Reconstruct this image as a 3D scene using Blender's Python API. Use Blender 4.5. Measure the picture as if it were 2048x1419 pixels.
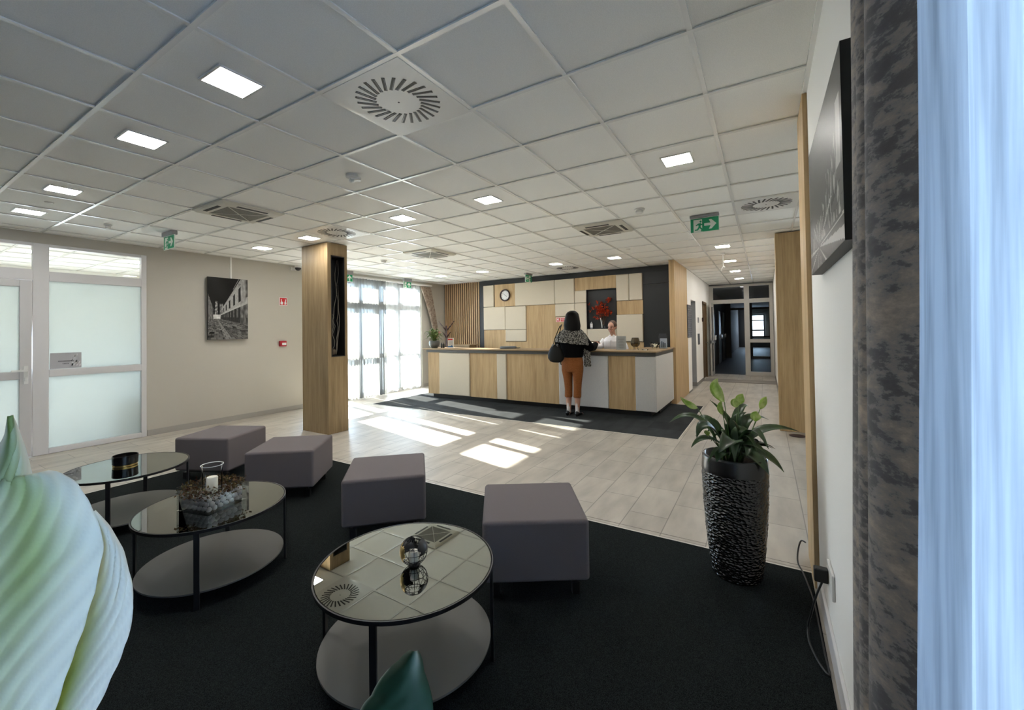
import bpy, math, random
from mathutils import Vector, Matrix, noise
random.seed(7)
PI = math.pi
scene = bpy.context.scene
for o in list(bpy.data.objects):
    bpy.data.objects.remove(o)
col = bpy.data.collections.new('lobby')
scene.collection.children.link(col)

# ------------------------------------------------------------------ camera
HC = 2.78                      # ceiling height
CAM = Vector((-1.4124, -1.4539, HC - 1.3172))
yaw, pitch, roll = 1.0192, 0.0162, -0.0154
F = Vector((math.sin(yaw) * math.cos(pitch), math.cos(yaw) * math.cos(pitch), math.sin(pitch)))
R0 = Vector((math.cos(yaw), -math.sin(yaw), 0))
U0 = R0.cross(F)
RR = R0 * math.cos(roll) + U0 * math.sin(roll)
UU = -R0 * math.sin(roll) + U0 * math.cos(roll)
cd = bpy.data.cameras.new('camera')
cam = bpy.data.objects.new('camera', cd)
col.objects.link(cam)
M = Matrix((RR, UU, -F)).transposed().to_4x4()
M.translation = CAM
cam.matrix_world = M
cd.sensor_fit = 'HORIZONTAL'
cd.sensor_width = 36
cd.lens = 837.457 / 2048 * 36
cd.shift_x = (1024 - 1012.645) / 2048
cd.shift_y = (646.708 - 709.5) / 2048
cd.clip_start = 0.01
cd.clip_end = 200
scene.camera = cam

# ------------------------------------------------------------------ light and exposure
world = bpy.data.worlds.new('sky')
scene.world = world
world.use_nodes = True
bg = world.node_tree.nodes['Background']
bg.inputs[0].default_value = (0.58, 0.76, 1.0, 1)
bg.inputs[1].default_value = 5.0
sd = bpy.data.lights.new('sun', 'SUN')
sd.energy = 14.0
sd.angle = math.radians(0.55)
sd.color = (1.0, 0.95, 0.86)
sun = bpy.data.objects.new('sun', sd)
col.objects.link(sun)
sun.location = (6, 12, 6)
sun.rotation_euler = Vector((-0.24, -1.0, -0.472)).to_track_quat('-Z', 'Y').to_euler()
LED = 22.0                     # emission of the ceiling panels
scene.view_settings.view_transform = 'Standard'
scene.view_settings.look = 'None'
scene.view_settings.gamma = 1
scene.view_settings.exposure = 2.05
scene.cycles.max_bounces = 14
scene.cycles.diffuse_bounces = 9
scene.cycles.transparent_max_bounces = 20
scene.view_settings.use_curve_mapping = False


def portal(name, loc, sx, sz, direction):
    ld = bpy.data.lights.new(name, 'AREA')
    ld.shape = 'RECTANGLE'
    ld.size = sx
    ld.size_y = sz
    ld.cycles.is_portal = True
    o = bpy.data.objects.new(name, ld)
    col.objects.link(o)
    o.location = loc
    o.rotation_euler = Vector(direction).to_track_quat('-Z', 'Y').to_euler()
    return o


portal('window_portal', (5.2, 6.52, 1.35), 3.4, 2.6, (0, -1, 0))
portal('near_window_portal', (-2.0, -1.95, 1.35), 2.7, 2.6, (0, 1, 0))
portal('office_portal', (-0.9, 10.4, 1.35), 7.0, 2.6, (0, -1, 0))

# ------------------------------------------------------------------ materials
MATS = {}


def new_mat(name):
    m = bpy.data.materials.new(name)
    m.use_nodes = True
    MATS[name] = m
    nt = m.node_tree
    return m, nt, nt.nodes['Principled BSDF']


def P(name, c, rough=0.6, metal=0.0, spec=0.5, emit=None, es=0, sheen=0, bump=None, alpha=None):
    m, nt, b = new_mat(name)
    b.inputs['Base Color'].default_value = (*c, 1)
    b.inputs['Roughness'].default_value = rough
    b.inputs['Metallic'].default_value = metal
    b.inputs['Specular IOR Level'].default_value = spec
    if sheen:
        b.inputs['Sheen Weight'].default_value = sheen
    if emit:
        b.inputs['Emission Color'].default_value = (*emit, 1)
        b.inputs['Emission Strength'].default_value = es
    if bump:
        scale, st = bump
        n = nt.nodes.new('ShaderNodeTexNoise')
        n.inputs['Scale'].default_value = scale
        tc = nt.nodes.new('ShaderNodeTexCoord')
        bp = nt.nodes.new('ShaderNodeBump')
        bp.inputs['Strength'].default_value = st
        bp.inputs['Distance'].default_value = 0.005
        nt.links.new(tc.outputs['Object'], n.inputs['Vector'])
        nt.links.new(n.outputs['Fac'], bp.inputs['Height'])
        nt.links.new(bp.outputs['Normal'], b.inputs['Normal'])
    return m


def speckle(name, c1, c2, scale, rough=0.9, detail=2, lo=0.35, hi=0.65, vec=(1, 1, 1), bump=0.0, spec=0.3, tex='noise', c3=None):
    """two colours mixed by a procedural texture in object space"""
    m, nt, b = new_mat(name)
    tc = nt.nodes.new('ShaderNodeTexCoord')
    mp = nt.nodes.new('ShaderNodeMapping')
    mp.inputs['Scale'].default_value = vec
    n = nt.nodes.new('ShaderNodeTexNoise')
    n.inputs['Scale'].default_value = scale
    n.inputs['Detail'].default_value = detail
    r = nt.nodes.new('ShaderNodeValToRGB')
    r.color_ramp.elements[0].position = lo
    r.color_ramp.elements[0].color = (*c1, 1)
    r.color_ramp.elements[1].position = hi
    r.color_ramp.elements[1].color = (*c2, 1)
    if c3:
        e = r.color_ramp.elements.new(min(0.99, hi + 0.15))
        e.color = (*c3, 1)
    L = nt.links.new
    L(tc.outputs['Object'], mp.inputs['Vector'])
    L(mp.outputs['Vector'], n.inputs['Vector'])
    L(n.outputs['Fac'], r.inputs['Fac'])
    L(r.outputs['Color'], b.inputs['Base Color'])
    b.inputs['Roughness'].default_value = rough
    b.inputs['Specular IOR Level'].default_value = spec
    if bump:
        bp = nt.nodes.new('ShaderNodeBump')
        bp.inputs['Strength'].default_value = bump
        bp.inputs['Distance'].default_value = 0.004
        L(n.outputs['Fac'], bp.inputs['Height'])
        L(bp.outputs['Normal'], b.inputs['Normal'])
    return m


def wood(name, c1, c2, c3, axis='Z', rough=0.5):
    m, nt, b = new_mat(name)
    L = nt.links.new
    tc = nt.nodes.new('ShaderNodeTexCoord')
    mp = nt.nodes.new('ShaderNodeMapping')
    sc = {'Z': (9, 9, 0.55), 'X': (0.55, 9, 9), 'Y': (9, 0.55, 9)}[axis]
    mp.inputs['Scale'].default_value = sc
    n1 = nt.nodes.new('ShaderNodeTexNoise')
    n1.inputs['Scale'].default_value = 1.6
    n1.inputs['Detail'].default_value = 6
    n1.inputs['Roughness'].default_value = 0.65
    mp2 = nt.nodes.new('ShaderNodeMapping')
    mp2.inputs['Scale'].default_value = tuple(v * (6 if v > 1 else 3) for v in sc)
    n2 = nt.nodes.new('ShaderNodeTexNoise')
    n2.inputs['Scale'].default_value = 2.2
    n2.inputs['Detail'].default_value = 3
    mx = nt.nodes.new('ShaderNodeMath')
    mx.operation = 'MULTIPLY_ADD'
    mx.inputs[1].default_value = 0.35
    mx2 = nt.nodes.new('ShaderNodeMath')
    mx2.operation = 'MULTIPLY'
    mx2.inputs[1].default_value = 0.65
    r = nt.nodes.new('ShaderNodeValToRGB')
    r.color_ramp.elements[0].position = 0.34
    r.color_ramp.elements[0].color = (*c1, 1)
    r.color_ramp.elements[1].position = 0.66
    r.color_ramp.elements[1].color = (*c3, 1)
    e = r.color_ramp.elements.new(0.5)
    e.color = (*c2, 1)
    L(tc.outputs['Object'], mp.inputs['Vector'])
    L(tc.outputs['Object'], mp2.inputs['Vector'])
    L(mp.outputs[0], n1.inputs['Vector'])
    L(mp2.outputs[0], n2.inputs['Vector'])
    L(n1.outputs['Fac'], mx2.inputs[0])
    L(n2.outputs['Fac'], mx.inputs[0])
    L(mx2.outputs[0], mx.inputs[2])
    L(mx.outputs[0], r.inputs['Fac'])
    L(r.outputs['Color'], b.inputs['Base Color'])
    b.inputs['Roughness'].default_value = rough
    b.inputs['Specular IOR Level'].default_value = 0.35
    return m


OAK = wood('oak', (0.19, 0.13, 0.062), (0.27, 0.19, 0.10), (0.345, 0.25, 0.14))  # pillar oak, the shade on its face put into the colour
OAK_LIT = wood('oak_lit', (0.37, 0.25, 0.12), (0.51, 0.355, 0.185), (0.61, 0.445, 0.25))  # oak brightened in colour to stand in for stronger light
OAKH = wood('oak_horizontal', (0.21, 0.14, 0.07), (0.29, 0.20, 0.11), (0.37, 0.27, 0.155), 'Y')
SLATW = wood('slat_oak', (0.34, 0.21, 0.11), (0.42, 0.28, 0.155), (0.48, 0.34, 0.20))
WALL = P('wall_paint', (0.50, 0.475, 0.42), 0.9, spec=0.2, bump=(180, 0.05))
WALLW = P('wall_paint_white', (0.90, 0.89, 0.86), 0.9, spec=0.2, bump=(180, 0.05))
WALLG = P('wall_paint_grey', (0.30, 0.31, 0.32), 0.85)
TILEC = speckle('ceiling_tile', (0.84, 0.84, 0.815), (0.91, 0.91, 0.885), 260, 0.95, 1, spec=0.1)
GRID = P('ceiling_grid_white', (0.90, 0.90, 0.88), 0.22, spec=1.0)
WMETAL = P('white_metal', (0.74, 0.74, 0.72), 0.30, spec=0.5)
PLASTIC = P('white_plastic', (0.72, 0.71, 0.68), 0.4)
CREAMP = P('cream_plastic', (0.62, 0.60, 0.53), 0.45)
GRILLE = speckle('grille', (0.10, 0.095, 0.08), (0.22, 0.21, 0.18), 60, 0.6, 0, vec=(1, 8, 1))
BLACK = P('black', (0.006, 0.006, 0.006), 0.5)
BLACKM = P('black_metal', (0.010, 0.010, 0.011), 0.38, spec=0.5)
ANTH = P('anthracite_laminate', (0.022, 0.024, 0.026), 0.45, spec=0.4)
FASCIA = P('grey_fascia', (0.075, 0.075, 0.072), 0.5)
FABRIC = speckle('beige_upholstery', (0.60, 0.53, 0.42), (0.69, 0.62, 0.50), 350, 0.9, 1, bump=0.1)
WHITEFAB = speckle('pale_grey_upholstery', (0.56, 0.55, 0.54), (0.66, 0.65, 0.63), 300, 0.9, 1, bump=0.1)
STOOL = speckle('grey_stool_fabric', (0.135, 0.118, 0.122), (0.185, 0.162, 0.165), 500, 0.95, 1, bump=0.1)
CARPET = speckle('charcoal_carpet', (0.003, 0.004, 0.0045), (0.026, 0.031, 0.031), 330, 1.0, 2, lo=0.36, hi=0.68, bump=0.5, spec=0.05)
PVC = P('white_pvc', (0.66, 0.65, 0.655), 0.35)
PVCG = P('grey_white_pvc', (0.50, 0.48, 0.44), 0.4)
LEDM = P('led_panel', (1, 1, 1), 0.4, emit=(1.0, 0.97, 0.92), es=LED)
GREEN = P('exit_green', (0.0, 0.33, 0.14), 0.4)
SIGNW = P('sign_white', (0.78, 0.85, 0.78), 0.4)
RED = P('sign_red', (0.62, 0.015, 0.02), 0.4)
REDBOX = P('red_plastic', (0.42, 0.02, 0.035), 0.4)
GREYP = P('grey_plastic', (0.30, 0.30, 0.32), 0.5)
CHROME = P('chrome', (0.75, 0.75, 0.75), 0.2, 1.0)
SHELF = P('grey_shelf', (0.115, 0.112, 0.10), 0.55)
BRASS = P('brass', (0.60, 0.42, 0.16), 0.28, 1.0)
WAX = P('candle_wax', (0.75, 0.72, 0.62), 0.6)
SOIL = speckle('soil', (0.01, 0.007, 0.005), (0.05, 0.035, 0.02), 60, 1.0)
LEAF = speckle('dark_leaf', (0.010, 0.030, 0.010), (0.035, 0.080, 0.025), 14, 0.38, 2, spec=0.5)
LEAF2 = speckle('grey_green_leaf', (0.02, 0.055, 0.035), (0.035, 0.085, 0.05), 25, 0.45, 2, spec=0.4)
SPATHE = speckle('lime_spathe', (0.26, 0.42, 0.06), (0.52, 0.62, 0.24), 25, 0.6, 2)
STEM = P('stem_green', (0.06, 0.13, 0.03), 0.5)
TREDLEAF = speckle('red_orange_flower', (0.30, 0.012, 0.006), (0.75, 0.10, 0.02), 30, 0.6, 2)
BLUEP = P('leaflet_blue', (0.03, 0.16, 0.45), 0.5)
PAPER = P('paper', (0.80, 0.80, 0.80), 0.7)
GREYTX = P('print_grey', (0.35, 0.35, 0.36), 0.7)
BROWNM = P('dark_brown', (0.035, 0.012, 0.012), 0.5)
GROUND = P('pale_paving', (0.62, 0.60, 0.56), 0.9)
STEELG = P('grey_steel', (0.16, 0.17, 0.19), 0.4, 0.5)
SKIN = P('skin', (0.50, 0.27, 0.19), 0.5)
HAIRB = P('black_hair', (0.003, 0.0025, 0.0025), 0.6, spec=0.2)
HAIRBR = P('brown_hair', (0.055, 0.025, 0.014), 0.5)
RUST = speckle('rust_trousers', (0.20, 0.065, 0.016), (0.25, 0.088, 0.024), 60, 0.85)
BKNIT = P('black_knit', (0.0035, 0.0035, 0.004), 0.95, spec=0.1, bump=(150, 0.3))
TWEED = speckle('grey_tweed', (0.008, 0.008, 0.008), (0.36, 0.35, 0.32), 75, 0.95, 3, lo=0.47, hi=0.58, bump=0.4)
SHIRT = P('white_shirt', (0.80, 0.78, 0.79), 0.8)
SKIRT = P('dark_trousers', (0.02, 0.02, 0.025), 0.9)
EYE = P('eye_dark', (0.02, 0.012, 0.01), 0.2)
LIP = P('lips', (0.45, 0.10, 0.09), 0.4)
TEETH = P('teeth', (0.8, 0.78, 0.74), 0.3)
SHOE = P('black_shoe', (0.008, 0.008, 0.008), 0.25)
SOCK = P('white_sock', (0.62, 0.58, 0.56), 0.7)


def glassy(name, tint, refl, rough=0.0, gcol=(1, 1, 1), fres=None):
    """clear sheet: part mirror, part see-through"""
    m = bpy.data.materials.new(name)
    m.use_nodes = True
    nt = m.node_tree
    nt.nodes.clear()
    out = nt.nodes.new('ShaderNodeOutputMaterial')
    tr = nt.nodes.new('ShaderNodeBsdfTransparent')
    tr.inputs[0].default_value = (*tint, 1)
    gl = nt.nodes.new('ShaderNodeBsdfGlossy')
    gl.inputs['Roughness'].default_value = rough
    gl.inputs[0].default_value = (*gcol, 1)
    mx = nt.nodes.new('ShaderNodeMixShader')
    if fres:
        lw = nt.nodes.new('ShaderNodeFresnel')
        lw.inputs['IOR'].default_value = fres
        ad = nt.nodes.new('ShaderNodeMath')
        ad.operation = 'ADD'
        ad.use_clamp = True
        ad.inputs[1].default_value = refl
        nt.links.new(lw.outputs[0], ad.inputs[0])
        nt.links.new(ad.outputs[0], mx.inputs[0])
    else:
        mx.inputs[0].default_value = refl
    nt.links.new(tr.outputs[0], mx.inputs[1])
    nt.links.new(gl.outputs[0], mx.inputs[2])
    nt.links.new(mx.outputs[0], out.inputs[0])
    return m


GLASS = glassy('window_glass', (0.97, 0.99, 0.98), 0.0, fres=1.3)
TOPGLASS = glassy('table_glass', (0.55, 0.58, 0.56), 0.40, gcol=(0.78, 0.82, 0.80), fres=1.25)
CLEARG = glassy('clear_glass', (0.96, 0.975, 0.97), 0.01, fres=1.2)
SMOKEG = glassy('smoked_glass', (0.62, 0.56, 0.44), 0.03, fres=1.3)
CORRG = glassy('corridor_glass', (0.80, 0.82, 0.82), 0.0, fres=1.25)


def cloth(name, colour, transp, transl, stripes=None, c2=None, weave=None):
    """thin cloth: see-through + translucent + diffuse"""
    m = bpy.data.materials.new(name)
    m.use_nodes = True
    nt = m.node_tree
    nt.nodes.clear()
    L = nt.links.new
    out = nt.nodes.new('ShaderNodeOutputMaterial')
    tp = nt.nodes.new('ShaderNodeBsdfTransparent')
    tl = nt.nodes.new('ShaderNodeBsdfTranslucent')
    df = nt.nodes.new('ShaderNodeBsdfDiffuse')
    m1 = nt.nodes.new('ShaderNodeMixShader')
    m2 = nt.nodes.new('ShaderNodeMixShader')
    for n in (tl, df):
        n.inputs[0].default_value = (*colour, 1)
    m1.inputs[0].default_value = transl
    m2.inputs[0].default_value = 1 - transp
    L(df.outputs[0], m1.inputs[1])
    L(tl.outputs[0], m1.inputs[2])
    L(tp.outputs[0], m2.inputs[1])
    L(m1.outputs[0], m2.inputs[2])
    L(m2.outputs[0], out.inputs[0])
    tc = nt.nodes.new('ShaderNodeTexCoord')
    mp = nt.nodes.new('ShaderNodeMapping')
    n = nt.nodes.new('ShaderNodeTexNoise')
    L(tc.outputs['Object'], mp.inputs[0])
    L(mp.outputs[0], n.inputs[0])
    if weave:
        mp.inputs['Scale'].default_value = weave
        n.inputs['Scale'].default_value = 3
        n.inputs['Detail'].default_value = 4
        mr = nt.nodes.new('ShaderNodeMapRange')
        mr.inputs[3].default_value = 0.62
        mr.inputs[1].default_value = 0.3
        mr.inputs[2].default_value = 0.62
        mr.inputs[4].default_value = 1.0
        L(n.outputs['Fac'], mr.inputs[0])
        mc = nt.nodes.new('ShaderNodeVectorMath')
        mc.operation = 'SCALE'
        mc.inputs[0].default_value = colour
        L(mr.outputs[0], mc.inputs['Scale'])
        for q in (tl, df):
            L(mc.outputs[0], q.inputs[0])
    return m


SHEER = cloth('sheer_voile', (0.34, 0.35, 0.34), 0.42, 0.6)
SHEERB = cloth('gathered_voile', (0.22, 0.222, 0.212), 0.04, 0.50)
SHEERN = cloth('near_voile', (0.29, 0.335, 0.41), 0.02, 0.50, weave=(30, 30, 1.0))
FROST = cloth('frosted_glass', (0.68, 0.73, 0.72), 0.0, 0.85)
DRAPEF = speckle('patterned_drape', (0.22, 0.16, 0.12), (0.42, 0.34, 0.27), 18, 0.9, 3)


def drape_mat():
    m, nt, b = new_mat('marbled_velvet')
    L = nt.links.new
    tc = nt.nodes.new('ShaderNodeTexCoord')
    mp = nt.nodes.new('ShaderNodeMapping')
    mp.inputs['Scale'].default_value = (1, 1, 1.9)
    n1 = nt.nodes.new('ShaderNodeTexNoise')
    n1.inputs['Scale'].default_value = 24
    n1.inputs['Detail'].default_value = 9
    n1.inputs['Roughness'].default_value = 0.68
    n2 = nt.nodes.new('ShaderNodeTexNoise')
    n2.inputs['Scale'].default_value = 5
    n2.inputs['Detail'].default_value = 3
    ad = nt.nodes.new('ShaderNodeMath')
    ad.operation = 'MULTIPLY_ADD'
    ad.inputs[1].default_value = 0.4
    sb = nt.nodes.new('ShaderNodeMath')
    sb.operation = 'MULTIPLY'
    sb.inputs[1].default_value = 0.6
    r = nt.nodes.new('ShaderNodeValToRGB')
    els = r.color_ramp.elements
    els[0].position = 0.42
    els[0].color = (0.075, 0.068, 0.072, 1)
    els[1].position = 0.64
    els[1].color = (0.42, 0.33, 0.26, 1)
    e = els.new(0.478)
    e.color = (0.10, 0.092, 0.096, 1)
    e = els.new(0.497)
    e.color = (0.20, 0.185, 0.18, 1)
    e = els.new(0.55)
    e.color = (0.26, 0.22, 0.19, 1)
    L(tc.outputs['Object'], mp.inputs[0])
    L(mp.outputs[0], n1.inputs[0])
    L(tc.outputs['Object'], n2.inputs[0])
    L(n1.outputs['Fac'], sb.inputs[0])
    L(n2.outputs['Fac'], ad.inputs[0])
    L(sb.outputs[0], ad.inputs[2])
    L(ad.outputs[0], r.inputs[0])
    L(r.outputs[0], b.inputs['Base Color'])
    b.inputs['Roughness'].default_value = 0.75
    b.inputs['Sheen Weight'].default_value = 0.25
    return m


VELVET = drape_mat()


def floor_mat(name, bw, rh, mortar, c1, c2, cm, rough, off=(0, 0), offset=0.5, rot=0.0, msize=0.004):
    m, nt, b = new_mat(name)
    L = nt.links.new
    tc = nt.nodes.new('ShaderNodeTexCoord')
    mp = nt.nodes.new('ShaderNodeMapping')
    mp.inputs['Location'].default_value = (off[0], off[1], 0)
    mp.inputs['Rotation'].default_value = (0, 0, rot)
    br = nt.nodes.new('ShaderNodeTexBrick')
    br.inputs['Scale'].default_value = 1
    br.inputs['Brick Width'].default_value = bw
    br.inputs['Row Height'].default_value = rh
    br.inputs['Mortar Size'].default_value = msize
    br.inputs['Mortar Smooth'].default_value = 0.2
    br.offset = offset
    br.inputs['Color1'].default_value = (*c1, 1)
    br.inputs['Color2'].default_value = (*c2, 1)
    br.inputs['Mortar'].default_value = (*cm, 1)
    n = nt.nodes.new('ShaderNodeTexNoise')
    n.inputs['Scale'].default_value = 2.2
    n.inputs['Detail'].default_value = 6
    mp3 = nt.nodes.new('ShaderNodeMapping')
    mp3.inputs['Scale'].default_value = (1, 3.5, 1)
    mr = nt.nodes.new('ShaderNodeMapRange')
    mr.inputs[1].default_value = 0.3
    mr.inputs[2].default_value = 0.7
    mr.inputs[3].default_value = 0.80
    mr.inputs[4].default_value = 1.12
    vm = nt.nodes.new('ShaderNodeVectorMath')
    vm.operation = 'SCALE'
    L(tc.outputs['Object'], mp.inputs[0])
    L(mp.outputs[0], br.inputs[0])
    L(tc.outputs['Object'], mp3.inputs[0])
    L(mp3.outputs[0], n.inputs[0])
    L(n.outputs['Fac'], mr.inputs[0])
    L(br.outputs['Color'], vm.inputs[0])
    L(mr.outputs[0], vm.inputs['Scale'])
    L(vm.outputs[0], b.inputs['Base Color'])
    b.inputs['Roughness'].default_value = rough
    b.inputs['Specular IOR Level'].default_value = 0.45
    bp = nt.nodes.new('ShaderNodeBump')
    bp.inputs['Strength'].default_value = 0.25
    bp.inputs['Distance'].default_value = 0.003
    bp.invert = True
    L(br.outputs['Fac'], bp.inputs['Height'])
    L(bp.outputs[0], b.inputs['Normal'])
    return m


FLOORM = floor_mat('beige_floor_tiles', 0.60, 0.295, 0.004, (0.41, 0.375, 0.325), (0.47, 0.435, 0.38), (0.24, 0.22, 0.195), 0.42, off=(0.12, 0.205))
CARPT = floor_mat('carpet_tiles', 0.5, 0.5, 0.002, (0.030, 0.034, 0.036), (0.046, 0.050, 0.053), (0.03, 0.033, 0.035), 0.95, off=(0.07, 0.46), offset=0.0, msize=0.002)
CARPT.node_tree.nodes['Principled BSDF'].inputs['Specular IOR Level'].default_value = 0.1


def vcol_mat(name, rough=0.4):
    m, nt, b = new_mat(name)
    a = nt.nodes.new('ShaderNodeVertexColor')
    a.layer_name = 'print'
    nt.links.new(a.outputs[0], b.inputs['Base Color'])
    b.inputs['Roughness'].default_value = rough
    b.inputs['Specular IOR Level'].default_value = 0.15
    return m


PRINT = vcol_mat('printed_canvas')


# ------------------------------------------------------------------ mesh helpers
class MB:
    def __init__(s):
        s.v = []
        s.f = []

    def box(s, x0, x1, y0, y1, z0, z1):
        b = len(s.v)
        s.v += [(x, y, z) for z in (z0, z1) for y in (y0, y1) for x in (x0, x1)]
        for q in ((0, 2, 3, 1), (4, 5, 7, 6), (0, 1, 5, 4), (2, 6, 7, 3), (0, 4, 6, 2), (1, 3, 7, 5)):
            s.f.append(tuple(b + i for i in q))
        return s

    def obox(s, c, ax, ay, az, hx, hy, hz):
        """oriented box"""
        b = len(s.v)
        c, ax, ay, az = Vector(c), Vector(ax), Vector(ay), Vector(az)
        for k in (-1, 1):
            for j in (-1, 1):
                for i in (-1, 1):
                    s.v.append(tuple(c + ax * (i * hx) + ay * (j * hy) + az * (k * hz)))
        for q in ((0, 2, 3, 1), (4, 5, 7, 6), (0, 1, 5, 4), (2, 6, 7, 3), (0, 4, 6, 2), (1, 3, 7, 5)):
            s.f.append(tuple(b + i for i in q))
        return s

    def prism(s, pts, o, u, v, t):
        """2-D outline pts extruded by t along u x v"""
        o, u, v = Vector(o), Vector(u), Vector(v)
        n = u.cross(v).normalized() * t
        b = len(s.v)
        k = len(pts)
        for w in (Vector((0, 0, 0)), n):
            for a, c in pts:
                s.v.append(tuple(o + u * a + v * c + w))
        s.f.append(tuple(b + i for i in reversed(range(k))))
        s.f.append(tuple(b + k + i for i in range(k)))
        for i in range(k):
            j = (i + 1) % k
            s.f.append((b + i, b + j, b + k + j, b + k + i))
        return s

    def rings(s, rings, close=True, cap=True):
        b = len(s.v)
        n = len(rings[0])
        for r in rings:
            s.v += [tuple(p) for p in r]
        for a in range(len(rings) - 1):
            for i in range(n if close else n - 1):
                j = (i + 1) % n
                s.f.append((b + a * n + i, b + a * n + j, b + (a + 1) * n + j, b + (a + 1) * n + i))
        if cap and close:
            s.f.append(tuple(b + i for i in reversed(range(n))))
            s.f.append(tuple(b + (len(rings) - 1) * n + i for i in range(n)))
        return s

    def lathe(s, prof, n=32, c=(0, 0, 0), cap=True):
        R = []
        for r, z in prof:
            R.append([(c[0] + r * math.cos(2 * PI * i / n), c[1] + r * math.sin(2 * PI * i / n), c[2] + z) for i in range(n)])
        return s.rings(R, True, cap)

    def tube(s, pts, rad, n=8, cap=True):
        pts = [Vector(p) for p in pts]
        if not isinstance(rad, (list, tuple)):
            rad = [rad] * len(pts)
        R = []
        up = None
        for i, p in enumerate(pts):
            d = (pts[min(i + 1, len(pts) - 1)] - pts[max(i - 1, 0)]).normalized()
            if up is None:
                up = Vector((0, 0, 1)) if abs(d.z) < 0.9 else Vector((1, 0, 0))
            a = up - d * up.dot(d)
            a.normalize()
            up = a
            b = d.cross(a)
            r = rad[i]
            r1, r2 = r if isinstance(r, tuple) else (r, r)
            R.append([p + a * (r1 * math.cos(2 * PI * k / n)) + b * (r2 * math.sin(2 * PI * k / n)) for k in range(n)])
        return s.rings(R, True, cap)

    def ell(s, c, r, n=16, m=10, rot=None):
        R = []
        for j in range(m + 1):
            t = PI * (j + 0.02) / (m + 0.04) - PI / 2
            row = []
            for i in range(n):
                a = 2 * PI * i / n
                p = Vector((r[0] * math.cos(t) * math.cos(a), r[1] * math.cos(t) * math.sin(a), r[2] * math.sin(t)))
                if rot:
                    p = rot @ p
                row.append(Vector(c) + p)
            R.append(row)
        return s.rings(R)

    def build(s, name, mat, parent=None, smooth=False, bevel=0, seg=2, world=False, solid=0, sub=0):
        off = Vector((0, 0, 0))
        if world and parent is not None:
            off = parent.location
        me = bpy.data.meshes.new(name)
        me.from_pydata([tuple(Vector(v) - off) for v in s.v], [], s.f)
        me.update()
        o = bpy.data.objects.new(name, me)
        col.objects.link(o)
        if mat:
            me.materials.append(mat)
        if parent is not None:
            o.parent = parent
        if smooth:
            for p in me.polygons:
                p.use_smooth = True
            if smooth == 'auto':
                me.set_sharp_from_angle(angle=math.radians(40))
        if solid:
            m = o.modifiers.new('solid', 'SOLIDIFY')
            m.thickness = solid
            m.offset = 0
        if bevel:
            m = o.modifiers.new('bevel', 'BEVEL')
            m.width = bevel
            m.segments = seg
            m.limit_method = 'ANGLE'
            m.angle_limit = math.radians(40)
            for p in me.polygons:
                p.use_smooth = True
            m2 = o.modifiers.new('wn', 'WEIGHTED_NORMAL')
            m2.keep_sharp = True
        if sub:
            m = o.modifiers.new('sub', 'SUBSURF')
            m.levels = m.render_levels = sub
        return o


def tag(o, label=None, cat=None, group=None, kind=None):
    if label:
        o['label'] = label
    if cat:
        o['category'] = cat
    if group:
        o['group'] = group
    if kind:
        o['kind'] = kind
    return o


def thing(name, label, cat, loc=(0, 0, 0), rz=0, group=None):
    o = bpy.data.objects.new(name, None)
    col.objects.link(o)
    o.empty_display_size = 0.1
    o.location = loc
    o.rotation_euler = (0, 0, rz)
    return tag(o, label, cat, group)


KIDS = {}


def copy_thing(root, loc, rz=None, label=None, scale=None):
    def cp(o, par):
        c = o.copy()
        col.objects.link(c)
        c.parent = par
        for ch in [q for q in list(col.objects) if q.parent == o]:
            cp(ch, c)
        return c
    r = cp(root, None)
    r.location = loc
    if rz is not None:
        r.rotation_euler = (0, 0, rz)
    if label:
        r['label'] = label
    return r


def struct(name, mb, mat, **k):
    return tag(mb.build(name, mat, **k), kind='structure')


# ------------------------------------------------------------------ the room shell
YL, YR, XB = 6.26, -1.687, 7.82
struct('floor', MB().box(-4, 34, -3.2, 10.4, -0.1, 0), FLOORM)
struct('ground', MB().box(-30, 34.5, 10.6, 60, -0.25, -0.12).box(7.9, 34.5, 10.4, 10.6, -0.25, -0.12), GROUND)
struct('ground', MB().box(-30, 34, -40, -3.3, -0.25, -0.12), GROUND)
# ceiling: slab with recessed tiles, then the visible T-bars
cl = struct('ceiling', MB().box(-4, 13.2, -4.2, 6.48, HC + 0.009, HC + 0.2).box(-4, 2.6, 6.48, 10.4, HC + 0.009, HC + 0.2), TILEC)
g = MB()
for i in range(-6, 23):
    x = i * 0.6
    g.box(x - 0.012, x + 0.012, -4.2, 10.3 if x < 2.6 else 6.4, HC - 0.001, HC + 0.007)
for j in range(-7, 18):
    y = j * 0.6
    g.box(-4, 13.2 if y < 6.4 else 2.5, y - 0.012, y + 0.012, HC, HC + 0.0065)
g.build('ceiling_grid', GRID, cl)
# left wall with the glazed partition opening (x -3.0 .. 1.05) and window opening (3.6 .. 6.85)
w = MB()
w.box(-4, -3.0, YL, YL + 0.22, 0, 2.78)
w.box(-3.0, 1.05, YL, YL + 0.22, 2.64, 2.78)
w.box(1.05, 3.56, YL, YL + 0.22, 0, 2.78)
w.box(3.56, 6.86, YL, YL + 0.22, 2.62, 2.78)
w.box(6.86, 8.0, YL, YL + 0.22, 0, 2.78)
struct('wall_left', w, WALL)
struct('wall_back', MB().box(XB, XB + 0.2, 0.12, YL, 0, HC), WALL)
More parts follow.
